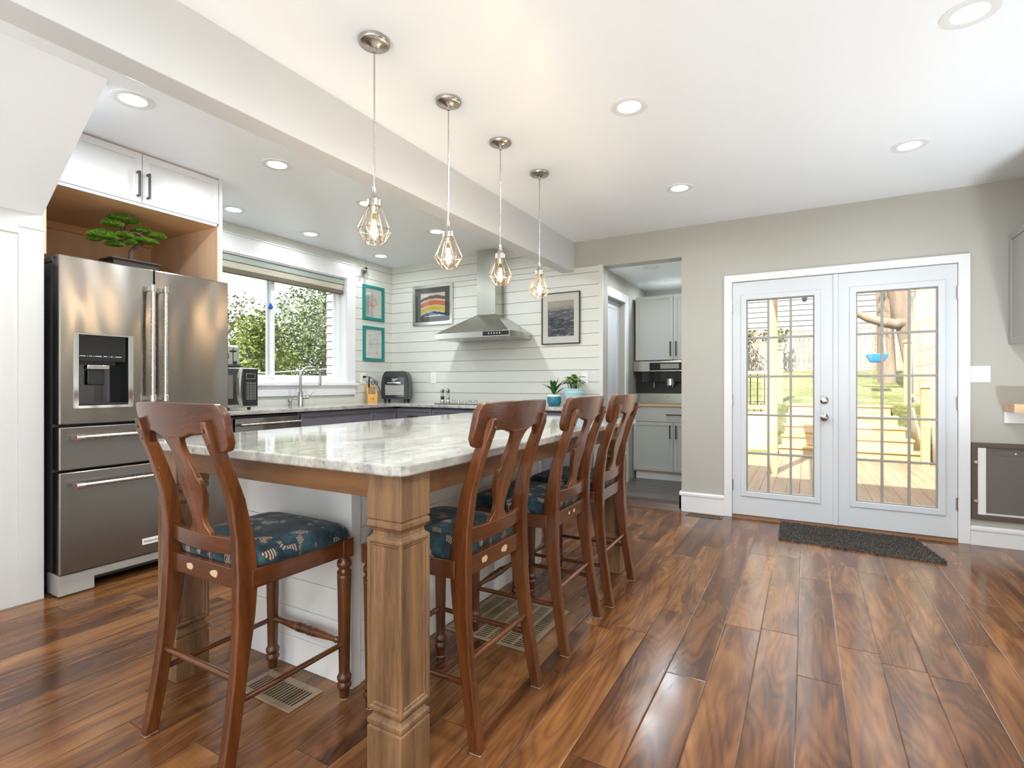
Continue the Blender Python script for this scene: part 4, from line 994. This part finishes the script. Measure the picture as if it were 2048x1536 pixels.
# potted plants
p1 = thing('potted_plant', (-2.18, 4.72, KZ1), 'dark green spiky plant in a ribbed teal pot with white rim', 'potted plant')
px, py = -2.18, 4.72; N = 48; rings = []
for r, z in ((.050,.0),(.060,.006),(.067,.03),(.067,.075),(.064,.086)):
    rings.append([(px+(r+(.0022*cos(16*2*pi*j/N) if .004 < z < .08 else 0))*cos(2*pi*j/N), py+(r+(.0022*cos(16*2*pi*j/N) if .004 < z < .08 else 0))*sin(2*pi*j/N), KZ1+z) for j in range(N)])
MB().loft(rings).build('pot', M['pot_teal'], p1)
MB().lathe([(.063,.084),(.066,.088),(.065,.104),(.061,.107),(.057,.104),(.057,.092),(.001,.092)], (px,py,KZ1), 32).build('pot_rim', M['pot_white'], p1)
def blade_leaf(m, base, tip, w, fold=.25, droop=0):
    b, t_ = Vector(base), Vector(tip); d = t_ - b; sd = d.cross(Vector((0,0,1)));
    sd = (sd.normalized() if sd.length > 1e-4 else Vector((1,0,0))); up = sd.cross(d).normalized(); rs = []
    for k in range(7):
        u = k/6; c = b + d*u + Vector((0,0,-droop*u*u)); h = w*(sin(pi*min(1, u*.92+.08))**.8)*(1 if u < .98 else .05)
        rs.append([c - sd*h + up*h*fold, c - up*.001, c + sd*h + up*h*fold, c + up*.001])
    m.loft(rs)
lm = MB()
for k in range(17):
    a = k*2.4; el = R(38 + 44*(k % 6)/5); ln = .115 + .03*rnd.random(); b = (px+.006*cos(a), py+.006*sin(a), KZ1+.10+.003*k)
    blade_leaf(lm, b, (b[0]+ln*cos(el)*cos(a), b[1]+ln*cos(el)*sin(a), b[2]+ln*sin(el)), .017, .35, .01)
tag(lm.build('foliage', M['leafdark'], p1, angle=60), kind='stuff')
p2 = thing('potted_plant', (-1.985, 4.70, KZ1), 'yellow-green variegated leafy plant in a pale blue plastic pot', 'potted plant')
px, py = -1.985, 4.765
MB().lathe([(.001,0),(.075,0),(.080,.006),(.092,.115),(.094,.118),(.098,.120),(.100,.150),(.106,.152),(.107,.163),(.102,.165),(.097,.160),(.095,.145),(.001,.145)], (px,py,KZ1), 40).build('pot', M['pot_blue'], p2)
MB().lathe([(.094,.144),(.001,.150)], (px,py,KZ1), 24, cap=False).build('soil', M['soil'], p2)
lm = MB(); sm = MB()
for k in range(34):
    a = k*2.4 + rnd.uniform(-.3,.3); rr = .012 + .065*((k*7) % 10)/10; h = .03 + .125*rnd.random()*(1 - rr*4)
    s0 = (px+rr*.7*cos(a), py+rr*.7*sin(a), KZ1+.148); s1 = (px+rr*1.05*cos(a), py+rr*1.05*sin(a), KZ1+.15+h); sm.tube([s0, s1], .0022, 5)
    a2 = a + rnd.uniform(-.8,.8); el = R(rnd.uniform(-10, 60)); ln = rnd.uniform(.055, .085)
    blade_leaf(lm, s1, (s1[0]+ln*cos(el)*cos(a2), min(s1[1]+ln*cos(el)*sin(a2), 4.90), s1[2]+ln*sin(el)), .025, .25, .02)
tag(lm.build('foliage', M['leafvar'], p2, angle=60), kind='stuff'); tag(sm.build('stems', M['leafdark'], p2), kind='stuff')

# ================================================================== RANGE HOOD AND WALL PIECES
hd = thing('range_hood', (-2.99, D, 1.63), 'stainless pyramid range hood with tall chimney on the shiplap wall', 'range hood')
hx0, hx1, hy = -3.447, -2.533, 4.44; yb = D - .013
MB().box(hx0, hx1, hy, yb, 1.632, 1.692).build('rim', M['steel2'], hd, smooth=False, bevel=.002)
MB().loft([rect(hx0, hx1, hy, yb, 1.692), rect(hx0+.02, hx1-.02, hy+.012, yb, 1.700), rect(-3.112, -2.876, 4.742, yb, 1.905), rect(-3.112, -2.876, 4.742, yb, 1.915)]).build('canopy', M['steel2'], hd, smooth=False)
MB().box(-3.110, -2.878, 4.745, yb, 1.905, CZ-.002).build('chimney', M['steel2'], hd, smooth=False, bevel=.002)
MB().box(hx0+.03, hx1-.03, hy+.03, yb-.03, 1.626, 1.634).build('filter_panel', M['nickel'], hd, smooth=False)
cp = MB().box(-2.84, -2.537, hy-.003, hy+.002, 1.645, 1.687).build('control_strip', M['gloss'], hd, smooth=False)
for k in range(5): MB().lathe([(.009,0),(.008,-.005),(.001,-.005)], (-2.765+.032*k, hy-.003, 1.666), 14, 'y').build('button', M['chrome'], cp)

def picture(name, label, axis, u0, u1, v0, v1, face, sgn, fw, fmat, art, matw=0, matmat=None, dep=.022, side=None):
    off = {'x': Vector((face, (u0+u1)/2, (v0+v1)/2)), 'y': Vector(((u0+u1)/2, face, (v0+v1)/2))}[axis]
    t = thing(name, off, label, 'picture')
    def S(a, b): return tuple(sorted((face + sgn*a, face + sgn*b)))
    MB().slab(axis, u0, u1, v0, v1, [(u0+fw, u1-fw, v0+fw, v1-fw)], *S(0, dep)).build('frame', fmat, t, smooth=False, bevel=.002)
    p, q = S(.002, .007)
    if matw:
        wu, wv0, wv1 = matw
        MB().slab(axis, u0+fw*.8, u1-fw*.8, v0+fw*.8, v1-fw*.8, [(u0+wu, u1-wu, v0+wv0, v1-wv1)], *S(.004, .010)).build('mat_board', matmat, t, smooth=False)
        a0, a1, b0, b1 = u0+wu, u1-wu, v0+wv0, v1-wv1
    else: a0, a1, b0, b1 = u0+fw*.8, u1-fw*.8, v0+fw*.8, v1-fw*.8
    MB().slab(axis, a0-.002, a1+.002, b0-.002, b1+.002, [], *S(.002, .006)).build('artwork', art, t, smooth=False)
    MB().slab(axis, u0+fw*.9, u1-fw*.9, v0+fw*.9, v1-fw*.9, [], *S(.012, .0135)).build('glazing', M['pict'], t, smooth=False)
    return t
doodle1 = strokes('crayon_fish', (.77,.74,.67), [((.75,.36,.30),6,.48,.55,'y',(.22,.66),(.38,.76),(1,1.5,1.2)), ((.05,.38,.25),5,.50,.70,'y',(.38,.55),(.50,.62),(1,1,1)), ((.42,.40,.14),8,.50,.62,'y',(.52,.80),(.46,.72),(1,1,1)), ((.80,.30,.12),9,.47,.56,'y',(.22,.60),(.34,.48),(1,.6,1))])
doodle2 = strokes('pen_sketch', (.77,.74,.67), [((.30,.30,.36),16,.50,.55,'y',(.22,.80),(.22,.80),(1,1.6,.7)), ((.25,.40,.48),10,.52,.57,'y',(.25,.75),(.40,.70),(1,.8,1.8)), ((.60,.45,.25),12,.45,.6,'y',(.18,.72),(.16,.24),(1,.5,1.5))])
bands = NT('painted_bands'); g = bands.n('TexCoord').outputs['Generated']; s_ = bands.n('SeparateXYZ', {0: g})
wv = bands.m('MULTIPLY_ADD', bands.noise(g, 5, 4, .6), .20, -.10); arch = bands.m('MULTIPLY', bands.m('SUBTRACT', s_.outputs[0], .55), bands.m('SUBTRACT', s_.outputs[0], .55))
zz = bands.m('ADD', bands.m('ADD', s_.outputs[2], wv), bands.m('MULTIPLY', arch, .45))
cc_ = bands.ramp(zz, [(0,(.70,.64,.52)),(.09,(.02,.07,.22)),(.20,(.72,.66,.54)),(.27,(.78,.52,.02)),(.43,(.72,.66,.54)),(.50,(.76,.19,.06)),(.69,(.72,.66,.54)),(.76,(.16,.055,.045)),(.88,(.72,.66,.54))], 'CONSTANT')
bands.P(col=cc_, rough=.6)
sea = NT('seascape_print'); g = sea.n('TexCoord').outputs['Generated']; s_ = sea.n('SeparateXYZ', {0: g})
wvs = sea.noise(sea.n('Mapping', {'Vector': g, 'Scale': (1.3, 1, 4.2)}).outputs[0], 3.2, 6, .65, .8)
cc_ = sea.ramp(wvs, [(.36,(.012,.014,.020)),(.50,(.055,.062,.085)),(.60,(.16,.175,.21)),(.70,(.46,.47,.47))])
sky_ = sea.ramp(sea.m('ADD', s_.outputs[2], sea.m('MULTIPLY_ADD', wvs, .12, -.06)), [(.70,(0,0,0)),(.86,(1,1,1))])
sea.P(col=sea.mix(sky_, cc_, sea.mix(wvs, (.30,.28,.22), (.55,.49,.36))), rough=.5)
picture('framed_drawing', 'upper teal framed childlike drawing on the shiplap beside the window', 'x', 4.430, 4.776, 1.913, 2.322, W, 1, .034, M['teal'], doodle1)
picture('framed_drawing', 'lower teal framed pen sketch on the shiplap beside the window', 'x', 4.433, 4.776, 1.432, 1.841, W, 1, .034, M['teal'], doodle2)
picture('framed_painting', 'silver framed painting of orange, yellow and blue bands left of the hood', 'y', -4.140, -3.555, 1.858, 2.334, D-.013, -1, .038, M['silver'], bands.mat, (.112, .100, .098), M['darkmat'])
picture('framed_photograph', 'thin black framed seascape photograph right of the range hood', 'y', -2.412, -1.983, 1.570, 2.100, D-.013, -1, .010, M['black'], sea.mat, (.068, .080, .086), M['paper'])
fg = thing('crystal_figure', (W+.05, 4.42, 2.45), 'small clear and dark crystal figure hanging in the corner above the drawings', 'ornament')
MB().ball((W+.05, 4.435, 2.485), .030, 1, 1, .9, 8, 5).build('head', M['clear'], fg, smooth=False)
MB().ball((W+.062, 4.43, 2.495), .020, .6, 1, .7, 8, 5).build('visor', M['black'], fg, smooth=False)
m = MB()
for dy, dz in ((-.05,-.07), (.03,-.085), (-.045,-.02), (.05,-.03)): m.tube([(W+.05, 4.43, 2.465), (W+.05, 4.43+dy*.6, 2.455+dz*.5), (W+.05, 4.43+dy, 2.455+dz)], [.016,.013,.008], 7)
m.build('limbs', M['clear'], fg, smooth=False)
MB().tube([(W+.05, 4.435, 2.505), (W+.05, 4.435, CZ)], .0008, 5).build('string', M['black'], fg)
def outlet(axis, u0, u1, v0, v1, face, sgn, label):
    t = thing('wall_outlet', {'x': (face,(u0+u1)/2,(v0+v1)/2), 'y': ((u0+u1)/2,face,(v0+v1)/2)}[axis], label, 'outlet')
    def S(a, b): return tuple(sorted((face+sgn*a, face+sgn*b)))
    MB().slab(axis, u0, u1, v0, v1, [], *S(0,.006)).build('plate', M['plate'], t, smooth=False, bevel=.002)
    uc, vc = (u0+u1)/2, (v0+v1)/2
    MB().slab(axis, uc-.017, uc+.017, vc-.034, vc+.034, [], *S(.005,.008)).build('receptacle', M['plate'], t, smooth=False, bevel=.001)
    m = MB()
    for dv in (-.018, .018):
        for du in (-.007, .006): m.slab(axis, uc+du-.001, uc+du+.001, vc+dv-.004, vc+dv+.005, [], *S(.0075,.0084))
    m.build('slots', M['void'], t, smooth=False)
outlet('x', 4.400, 4.482, 1.160, 1.287, W, 1, 'white double outlet between the window and the knife block, cord plugged in')
outlet('y', -3.878, -3.803, 1.168, 1.300, D-.013, -1, 'white outlet on the shiplap right of the air fryer')
outlet('y', -1.976, -1.900, 1.156, 1.276, D-.013, -1, 'white outlet on the shiplap behind the pale blue pot')
pc = thing('power_cord', (W+.01, 4.45, 1.25), 'black plug and cord running from the corner outlet to the air fryer', 'cord')
MB().box(W+.008, W+.04, 4.428, 4.452, 1.232, 1.256).build('plug', M['black'], pc, bevel=.004)
MB().tube([(W+.038,4.44,1.244),(W+.075,4.47,1.243),(W+.09,4.53,1.21),(W+.09,4.60,1.12),(W+.09,4.66,1.03),(W+.12,4.68,KZ1+.06)], .0035, 8).build('cable', M['black'], pc)

# ================================================================== PANTRY
PF = 6.12
pb = thing('pantry_base_cabinet', (-1.32, PF+.3, .04), 'pale grey pantry base cabinet with drawer and two doors', 'cabinet')
MB().box(-1.795, -.985, PF+.021, PY-.002, .145, .895).build('body', M['cab_grey'], pb, smooth=False)
MB().box(-1.775, -.985, PF+.06, PF+.08, .04, .128).build('toe_kick', M['white'], pb, smooth=False)
MB().box(-1.795, -.985, PF+.03, PY-.002, .126, .146).build('bottom_panel', M['shelf'], pb, smooth=False)
for x0, x1, hx in ((-1.792, -1.331, -1.362), (-1.327, -.988, -1.296)):
    dd = shaker_front('door', 'y', x0, x1, .148, .716, PF, .02, M['cab_grey'], pb, -1, .058); bar_pull('y', (hx, .608), .155, PF, -1, True, M['black'], dd)
dd = MB().box(-1.792, -.988, PF, PF+.02, .722, .892).build('drawer', M['cab_grey'], pb, smooth=False, bevel=.001); bar_pull('y', (-1.322, .806), .165, PF, -1, False, M['black'], dd)
tag(MB().box(-1.797, -.985, PF-.012, PY-.002, .897, .932).build('pantry_worktop', M['shelf'], smooth=False, bevel=.002), 'thin wooden worktop on the pantry cabinet below the coffee machine', 'countertop')
cm = thing('coffee_machine', (-1.38, PF+.25, .934), 'built-in steel and black coffee machine in the pantry', 'coffee machine')
c0, c1, cy = -1.785, -1.03, PF+.005
MB().box(c0, c1, cy+.12, PY-.06, .934, 1.425).build('body', M['black'], cm, smooth=False)
MB().box(c0, c1, cy, cy+.125, .934, 1.050).build('drip_drawer', M['steel2'], cm, smooth=False, bevel=.003)
hp = MB().box(c0-.01, c1+.01, cy-.004, cy+.125, 1.305, 1.428).build('control_head', M['steel2'], cm, smooth=False, bevel=.003)
MB().box(-1.60, -1.11, cy-.006, cy-.003, 1.318, 1.408).build('display', M['gloss'], hp, smooth=False); MB().box(-1.475, -1.265, cy-.008, cy-.005, 1.338, 1.392).build('screen', M['lcd'], hp, smooth=False)
MB().box(-1.70, -1.075, cy+.04, cy+.125, 1.18, 1.305).build('brew_panel', M['gloss'], cm, smooth=False, bevel=.004)
MB().lathe([(.055,0),(.055,.075)], (-1.37, cy+.05, 1.145), 24).build('brew_spout', M['chrome'], cm)
for x in (-1.395, -1.345): MB().tube([(x, cy+.04, 1.148), (x, cy+.04, 1.122)], .006, 8).build('nozzle', M['chrome'], cm)
for x in (-1.555, -1.16): MB().tube([(x, cy+.03, 1.18), (x, cy+.03, 1.115)], .008, 8).build('steam_wand', M['chrome'], cm)
text('Miele', .02, M['black'], 'maker_lettering', cm, (-1.38, cy-.0006, 1.012), (R(90), 0, 0))
pu = thing('pantry_wall_cabinet', (-1.32, PF+.3, 1.8), 'pale grey two door wall cabinet above the coffee machine', 'cabinet')
MB().box(-1.768, -.985, PF+.021, PY-.002, 1.442, 2.185).build('body', M['cab_grey'], pu, smooth=False)
for x0, x1, hx in ((-1.766, -1.331, -1.358), (-1.327, -.988, -1.297)):
    dd = shaker_front('door', 'y', x0, x1, 1.438, 2.185, PF, .02, M['cab_grey'], pu, -1, .058); bar_pull('y', (hx, 1.565), .165, PF, -1, True, M['black'], dd)

# ================================================================== RIGHT OF THE FRENCH DOORS
sw = thing('light_switch', (1.09, D, 1.23), 'white double rocker light switch right of the french doors', 'light switch')
MB().box(1.034, 1.148, D-.006, D, 1.172, 1.291).build('plate', M['plate'], sw, smooth=False, bevel=.002)
for x in (1.068, 1.115): MB().loft([[(x-.0165,D-.006,1.198),(x+.0165,D-.006,1.198),(x+.0165,D-.006,1.265),(x-.0165,D-.006,1.265)],[(x-.0165,D-.012,1.198),(x+.0165,D-.012,1.198),(x+.0165,D-.0075,1.265),(x-.0165,D-.0075,1.265)]]).build('rocker', M['plate'], sw, smooth=False, bevel=.001)
pd = thing('pet_door', (1.27, D, .18), 'brown framed grey pet door low in the wall beside the french doors', 'pet door')
x0, x1, z0, z1 = 1.040, 1.50, .186, .738
MB().slab('y', x0, x1, z0, z1, [(x0+.034, x1-.034, z0+.034, z1-.034)], D-.024, D).build('frame', M['brownframe'], pd, smooth=False, bevel=.004)
MB().box(x0+.076, x1-.076, D-.012, D-.006, z0+.05, z1-.034).build('flap', M['flap'], pd, smooth=False)
MB().box(x0+.034, x0+.080, D-.020, D-.008, z0+.036, z1-.036).box(x1-.080, x1-.034, D-.020, D-.008, z0+.036, z1-.036).build('track', M['plate'], pd, smooth=False, bevel=.002)
MB().box(x0+.08, x1-.08, D-.010, D-.002, z0+.036, z0+.052).build('magnet_strip', M['mark'], pd, smooth=False)
for z in (.32, .60): MB().lathe([(.013,0),(.013,-.008),(.010,-.012),(.001,-.012)], (x0+.022, D-.023, z), 16, 'y').build('knob', M['screw'], pd)
MB().tube([(x0+.23+.115*cos(2*pi*k/28), D-.0125, z1-.067+.022*sin(2*pi*k/28)) for k in range(29)], .0014, 6).build('flap_ring', M['brownframe'], pd)
for x, z in ((x0+.24, z1-.07), (x0+.345, z1-.19)): MB().ball((x, D-.013, z), .006, 1, .6, 1, 8, 6).build('rivet', M['plate'], pd)
wc = thing('wall_cabinet', (1.43, 4.4, 1.44), 'grey shaker wall cabinet cut off by the right edge of the picture', 'cabinet')
MB().box(1.266, 1.618, 3.98, D-.002, 1.440, 2.213).build('body', M['cab_taupe'], wc, smooth=False)
shaker_front('door', 'x', 4.46, D-.003, 1.440, 2.213, 1.244, .02, M['cab_taupe'], wc, -1, .06)
shaker_front('door', 'x', 3.98, 4.456, 1.440, 2.213, 1.244, .02, M['cab_taupe'], wc, -1, .06)
sf = thing('wall_shelf', (1.42, 4.83, .89), 'pale oak shelf on a white cleat at the right edge of the picture', 'shelf')
MB().box(1.213, 1.618, 4.70, D-.001, .966, 1.026).build('board', M['shelf'], sf, smooth=False, bevel=.002)
MB().box(1.216, 1.618, D-.03, D-.001, .885, .966).build('cleat', M['white'], sf, smooth=False, bevel=.001)

# ================================================================== OUTSIDE, BACK YARD
DK = -.12
m = MB(); x = -4.6
while x < 3.4:
    m.box(x, x+.138, 5.12, 10.42, DK-.03, DK); x += .1415
struct(m.build('deck', M['deck'], smooth=False))
struct(MB().loft([[(-14,10.4,-.4),(14,10.4,-.4),(14,10.4,-.13),(-14,10.4,-.13)],[(-14,11.75,-.4),(14,11.75,-.4),(14,11.75,-.12),(-14,11.75,-.12)]]).build('ground_strip', M['lawn'], smooth=False))
struct(MB().prism([(11.72,-.4),(11.72,.76),(14,1.02),(17,1.36),(20.5,1.62),(34,1.7),(34,-.4)], 'x', -16, 16).build('ground_lawn', M['lawn'], smooth=False))
struct(MB().box(-26, 26, -22, 34, -.62, -.5).build('ground', M['lawn'], smooth=False))
sr = thing('deck_stairs', (.6, 11.0, DK), 'pine steps leading from the deck up to the lawn', 'stairs')
for k in range(5):
    y, z = 10.44 + .27*k, DK + .178*k
    MB().box(-.42 + .03*k, 1.60 - .07*k, y, y+.022, z, z+.145).build('riser', M['pinex'], sr, smooth=False)
    MB().box(-.44 + .03*k, 1.62 - .07*k, y-.025, y+.29, z+.145, z+.178).build('tread', M['pinex'], sr, smooth=False, bevel=.003)
MB().prism([(10.45,DK),(11.72,DK),(11.72,DK+.85),(11.5,DK+.85),(10.45,DK+.15)], 'x', 1.625, 1.655).build('stringer', M['pinex'], sr, smooth=False)
def newel(x, y, z0, z1, label, w=.055):
    t = thing('newel_post', (x, y, z0), label, 'post')
    MB().box(x-w, x+w, y-w, y+w, z0, z1).build('shaft', M['pine'], t, smooth=False, bevel=.004)
    MB().sq([(w+.02,z1),(w+.02,z1+.03),(w-.01,z1+.055)], x, y).build('cap', M['pine'], t, smooth=False)
newel(-.56, 10.36, DK, 1.07, 'lower pine newel post at the left foot of the stairs')
newel(-.47, 11.95, .74, 1.86, 'upper pine newel post at the left top of the stairs')
newel(1.62, 11.95, .74, 1.92, 'upper pine newel post at the right top of the stairs')
newel(1.62, 10.30, DK, 1.10, 'lower pine newel post at the right foot of the stairs')
tag(MB().box(-.48, -.36, 8.36, 8.47, DK, 2.75).build('porch_post', M['pine'], smooth=False, bevel=.004), 'tall square pine post standing on the deck behind the left door', 'post')
ph = thing('porch_beam', (-.42, 8.4, 2.7), 'weathered porch beam with braces above the tall pine post', 'beam')
MB().box(-.50, -.34, 5.35, 8.9, 2.75, 2.95).build('beam', M['deck'], ph, smooth=False)
lb = thing('string_light', (.02, 7.0, 2.2), 'single dark string light bulb hanging outside the left door', 'string light')
MB().tube([(-.42,8.30,2.745),(-.2,7.7,2.50),(-.02,7.2,2.28),(.3,6.6,2.45),(.9,6.1,2.8)], .005, 6).build('cable', M['black'], lb)
MB().lathe([(.001,0),(.02,-.005),(.022,-.06),(.03,-.08),(.026,-.12),(.001,-.135)], (-.02,7.2,2.28), 12).build('socket', M['black'], lb)
# left: railing on the retaining wall
struct(MB().box(-5.2, -.62, 11.3, 11.72, -.4, .60).build('wall_retaining', M['stone'], smooth=False))
rl = thing('deck_railing', (-2.5, 11.5, .6), 'pine railing with thin black balusters above the retaining wall', 'railing')
MB().box(-5.2, -.6, 11.44, 11.56, 1.36, 1.42).build('top_rail', M['pinex'], rl, smooth=False); MB().box(-5.2, -.6, 11.46, 11.54, .66, .74).build('bottom_rail', M['pinex'], rl, smooth=False)
for x in (-.66, -5.1): MB().box(x-.05, x+.05, 11.45, 11.55, .599, 1.36).build('post', M['pine'], rl, smooth=False)
for k in range(30): MB().tube([(-.72-.13*k, 11.5, .74), (-.72-.13*k, 11.5, 1.36)], .011, 6).build('baluster', M['black'], rl)
# right: privacy fence along the deck
m = MB()
for k in range(11): m.box(1.80, 1.84, 6.9, 12.6, DK+.02+.265*k, DK+.02+.265*k+.258)
pv = thing('privacy_fence', (2.0, 9.5, DK), 'pale board privacy fence along the right side of the deck', 'fence')
m.build('board_panel', M['privacy'], pv, smooth=False)
for y in (7.0, 9.8, 12.55): MB().box(1.84, 1.94, y-.05, y+.05, DK, 3.0).build('post', M['pine'], pv, smooth=False)
# back fence: weathered pickets
bf = thing('picket_fence', (0, 20, 1.6), 'tall silvery weathered picket fence across the back of the lawn', 'fence')
m = MB(); x = -9
while x < 12:
    h = 3.02 + rnd.uniform(-.05,.05); w_ = rnd.uniform(.09,.125); m.prism([(x,1.5),(x+w_,1.5),(x+w_,h-.05),(x+w_/2,h),(x,h-.05)], 'y', 20, 20.03+rnd.random()*.015); x += w_ + .018
m.build('picket_panel', M['fence'], bf, smooth=False)
MB().box(-9, 12, 20.04, 20.09, 1.9, 2.0).box(-9, 12, 20.04, 20.09, 2.6, 2.7).build('rail', M['fence'], bf, smooth=False)
# neighbour's house with lap siding
hs = thing('neighbour_house', (1, 26, 1.5), 'pale house with lap siding behind the back fence', 'house')
m = MB(); z = 1.4
while z < 9: m.prism([(26.0,z),(25.945,z),(25.985,z+.23),(26.0,z+.23)], 'x', -3.3, 16); z += .23
m.build('siding', M['house'], hs, smooth=False)
MB().box(-3.3, 16, 26, 32, 1.4, 9).build('wall', M['house'], hs, smooth=False); MB().box(-3.5, -3.28, 25.9, 26.1, 1.4, 9).build('corner_board', M['vinyl'], hs, smooth=False)
# trees
def tree(name, label, trunks, blobs, leaf, nleaf, lw, loc, bark='treebark'):
    t = thing(name, loc, label, 'tree'); m = MB()
    for pts, rs in trunks: m.tube(pts, rs, 12)
    m.build('trunk', M[bark], t)
    if blobs:
        m = MB(); vol = [b[3]**2 * (b[4] if len(b) > 4 else 1) for b in blobs]; tot = sum(vol)
        for b, v_ in zip(blobs, vol):
            c = Vector(b[:3]); r = b[3]; sz = b[4] if len(b) > 4 else 1
            for k in range(int(nleaf*v_/tot)):
                d = Vector((rnd.gauss(0,1), rnd.gauss(0,1), rnd.gauss(0,1))).normalized(); q = c + Vector((d.x*r, d.y*r, d.z*r*sz))*(rnd.random()**.45)
                a = Vector((rnd.gauss(0,1), rnd.gauss(0,1), rnd.gauss(0,.6))).normalized(); bb = a.cross(Vector((rnd.gauss(0,1), rnd.gauss(0,1), rnd.gauss(0,1)))).normalized(); w_ = lw*rnd.uniform(.6,1.3)
                m.add([q-a*w_, q+bb*w_*.45, q+a*w_, q-bb*w_*.45], [(0,1,2,3)])
        tag(m.build('foliage', M[leaf], t, smooth=False), kind='stuff')
    return t
tree('yard_tree', 'large rough-barked leaning tree with a long bare limb behind the right door', [
    ([(2.2,13.6,.85),(2.02,13.6,1.5),(1.85,13.6,2.3),(1.69,13.6,3.2),(1.45,13.6,6.2)], [.30,.23,.20,.19,.17]),
    ([(1.84,13.55,2.46),(1.62,13.48,2.41),(1.38,13.45,2.47),(1.12,13.4,2.56),(.86,13.4,2.74)], [.15,.105,.10,.075,.06]),
    ([(1.95,13.65,1.9),(2.15,13.9,3.2),(2.3,14.2,6)], [.15,.14,.12])], [(1.7,13.8,5.6,1.4,.6)], 'twig', 500, .07, (2.2,13.6,.9))
sg = thing('baby_swing', (1.30, 13.45, 2.0), 'blue bucket swing hanging from the bare limb', 'swing')
MB().loft([rect(1.19,1.41,13.3,13.6,1.62), rect(1.12,1.48,13.25,13.65,1.76), rect(1.12,1.48,13.25,13.65,1.80), rect(1.22,1.38,13.34,13.56,1.70)]).build('seat', M['blue'], sg, bevel=.01)
for x in (1.14, 1.46): MB().tube([(x,13.45,1.79),(1.30+(x-1.30)*.5,13.43,2.36)], .008, 6).build('rope', M['mark'], sg)
tree('young_tree', 'thin bare tree standing left of the large leaning trunk', [([(1.72,15.6,1.1),(1.68,15.6,2.5),(1.62,15.6,4),(1.6,15.6,6)], [.2,.17,.15,.12])], [(1.5,15.6,5.2,1.0,.7)], 'twig', 250, .07, (1.72,15.6,1.1))
tree('vine_shrub', 'leafy vine shrub hanging over the fence at the left', [([(-2.0,19.6,1.4),(-1.8,19.6,2.6)], [.06,.04])], [(-2.0,19.2,2.8,.6,.6),(-.9,19.3,2.75,.5,.5),(-2.9,19.2,2.2,.6,1)], 'twig', 1600, .07, (-2.0,19.6,1.4))
# ================================================================== OUTSIDE THE KITCHEN WINDOW
struct(MB().box(-30, -5.4, -10, 30, -1.1, -.9).build('ground_side', M['lawn'], smooth=False))
struct(MB().box(-5.27, -4.7, 4.62, 7.0, -.9, 3.0).build('wall_side_bump', M['brick'], smooth=False))
m = MB(); z = -.5
while z < 3.0: m.prism([(4.62,z),(4.598,z),(4.612,z+.098),(4.62,z+.098)], 'x', -5.285, -4.7); z += .1
struct(m.build('trim_side_lap', M['house'], smooth=False))
tree('cedar_tree', 'broad golden green cedar outside, low behind the window mullion', [([(-10.2,7.0,-.9),(-10.2,7.0,2)], [.18,.08])], [(-10.2,7.0,.4,1.25,.9),(-10.2,7.0,1.4,.95,.9),(-10.2,7.05,2.25,.5,1.0)], 'cedar', 16000, .05, (-10.2,7.0,-.9))
tree('maple_tree', 'tall full green tree filling the right pane of the kitchen window', [([(-12.0,10.5,-.9),(-12.0,10.5,3)], [.3,.12])], [(-12.0,10.4,2.0,2.1,.9),(-12.3,10.9,3.1,1.8,.7),(-11.0,11.2,.8,1.7,.9),(-12.8,12.3,2.6,2.0,.9),(-12.2,9.4,2.0,1.2,.8)], 'treeleaf', 30000, .055, (-12.0,10.5,-.9))
tree('sparse_tree', 'thin half bare tree against the sky at the left of the window', [([(-14.0,8.2,-.9),(-14.0,8.2,1.5),(-14.2,8.0,3.2)], [.16,.12,.05]), ([(-14.0,8.2,1.2),(-13.6,7.4,2.4)], [.07,.03]), ([(-14.0,8.2,1.6),(-14.0,9.0,3.0)], [.06,.03])], [(-14.0,8.0,2.4,1.5,.8),(-14.0,9.1,2.9,1.0,.9),(-13.8,7.0,1.6,1.3,.8)], 'twig', 4500, .055, (-14.0,8.2,-.9))
tree('hedge_shrub', 'dark low hedge behind the faucet outside the window', [([(-9.4,8.9,-.9),(-9.4,8.9,0)], [.08,.05])], [(-9.6,8.6,.0,1.0,.8),(-9.6,9.9,.1,1.1,.9),(-9.4,11.2,.2,1.1,.9)], 'treeleaf', 9000, .05, (-9.4,8.9,-.9))
tag(MB().tube([(-8.5, 3.0, -.9), (-8.5, 3.0, 1.40), (-8.5, 3.05, 1.42), (-8.5, 6.0, 1.36), (-8.5, 9.5, 1.62)], .008, 6).build('utility_cable', M['mark']), 'thin pale cable sagging across the view outside the kitchen window', 'cable')
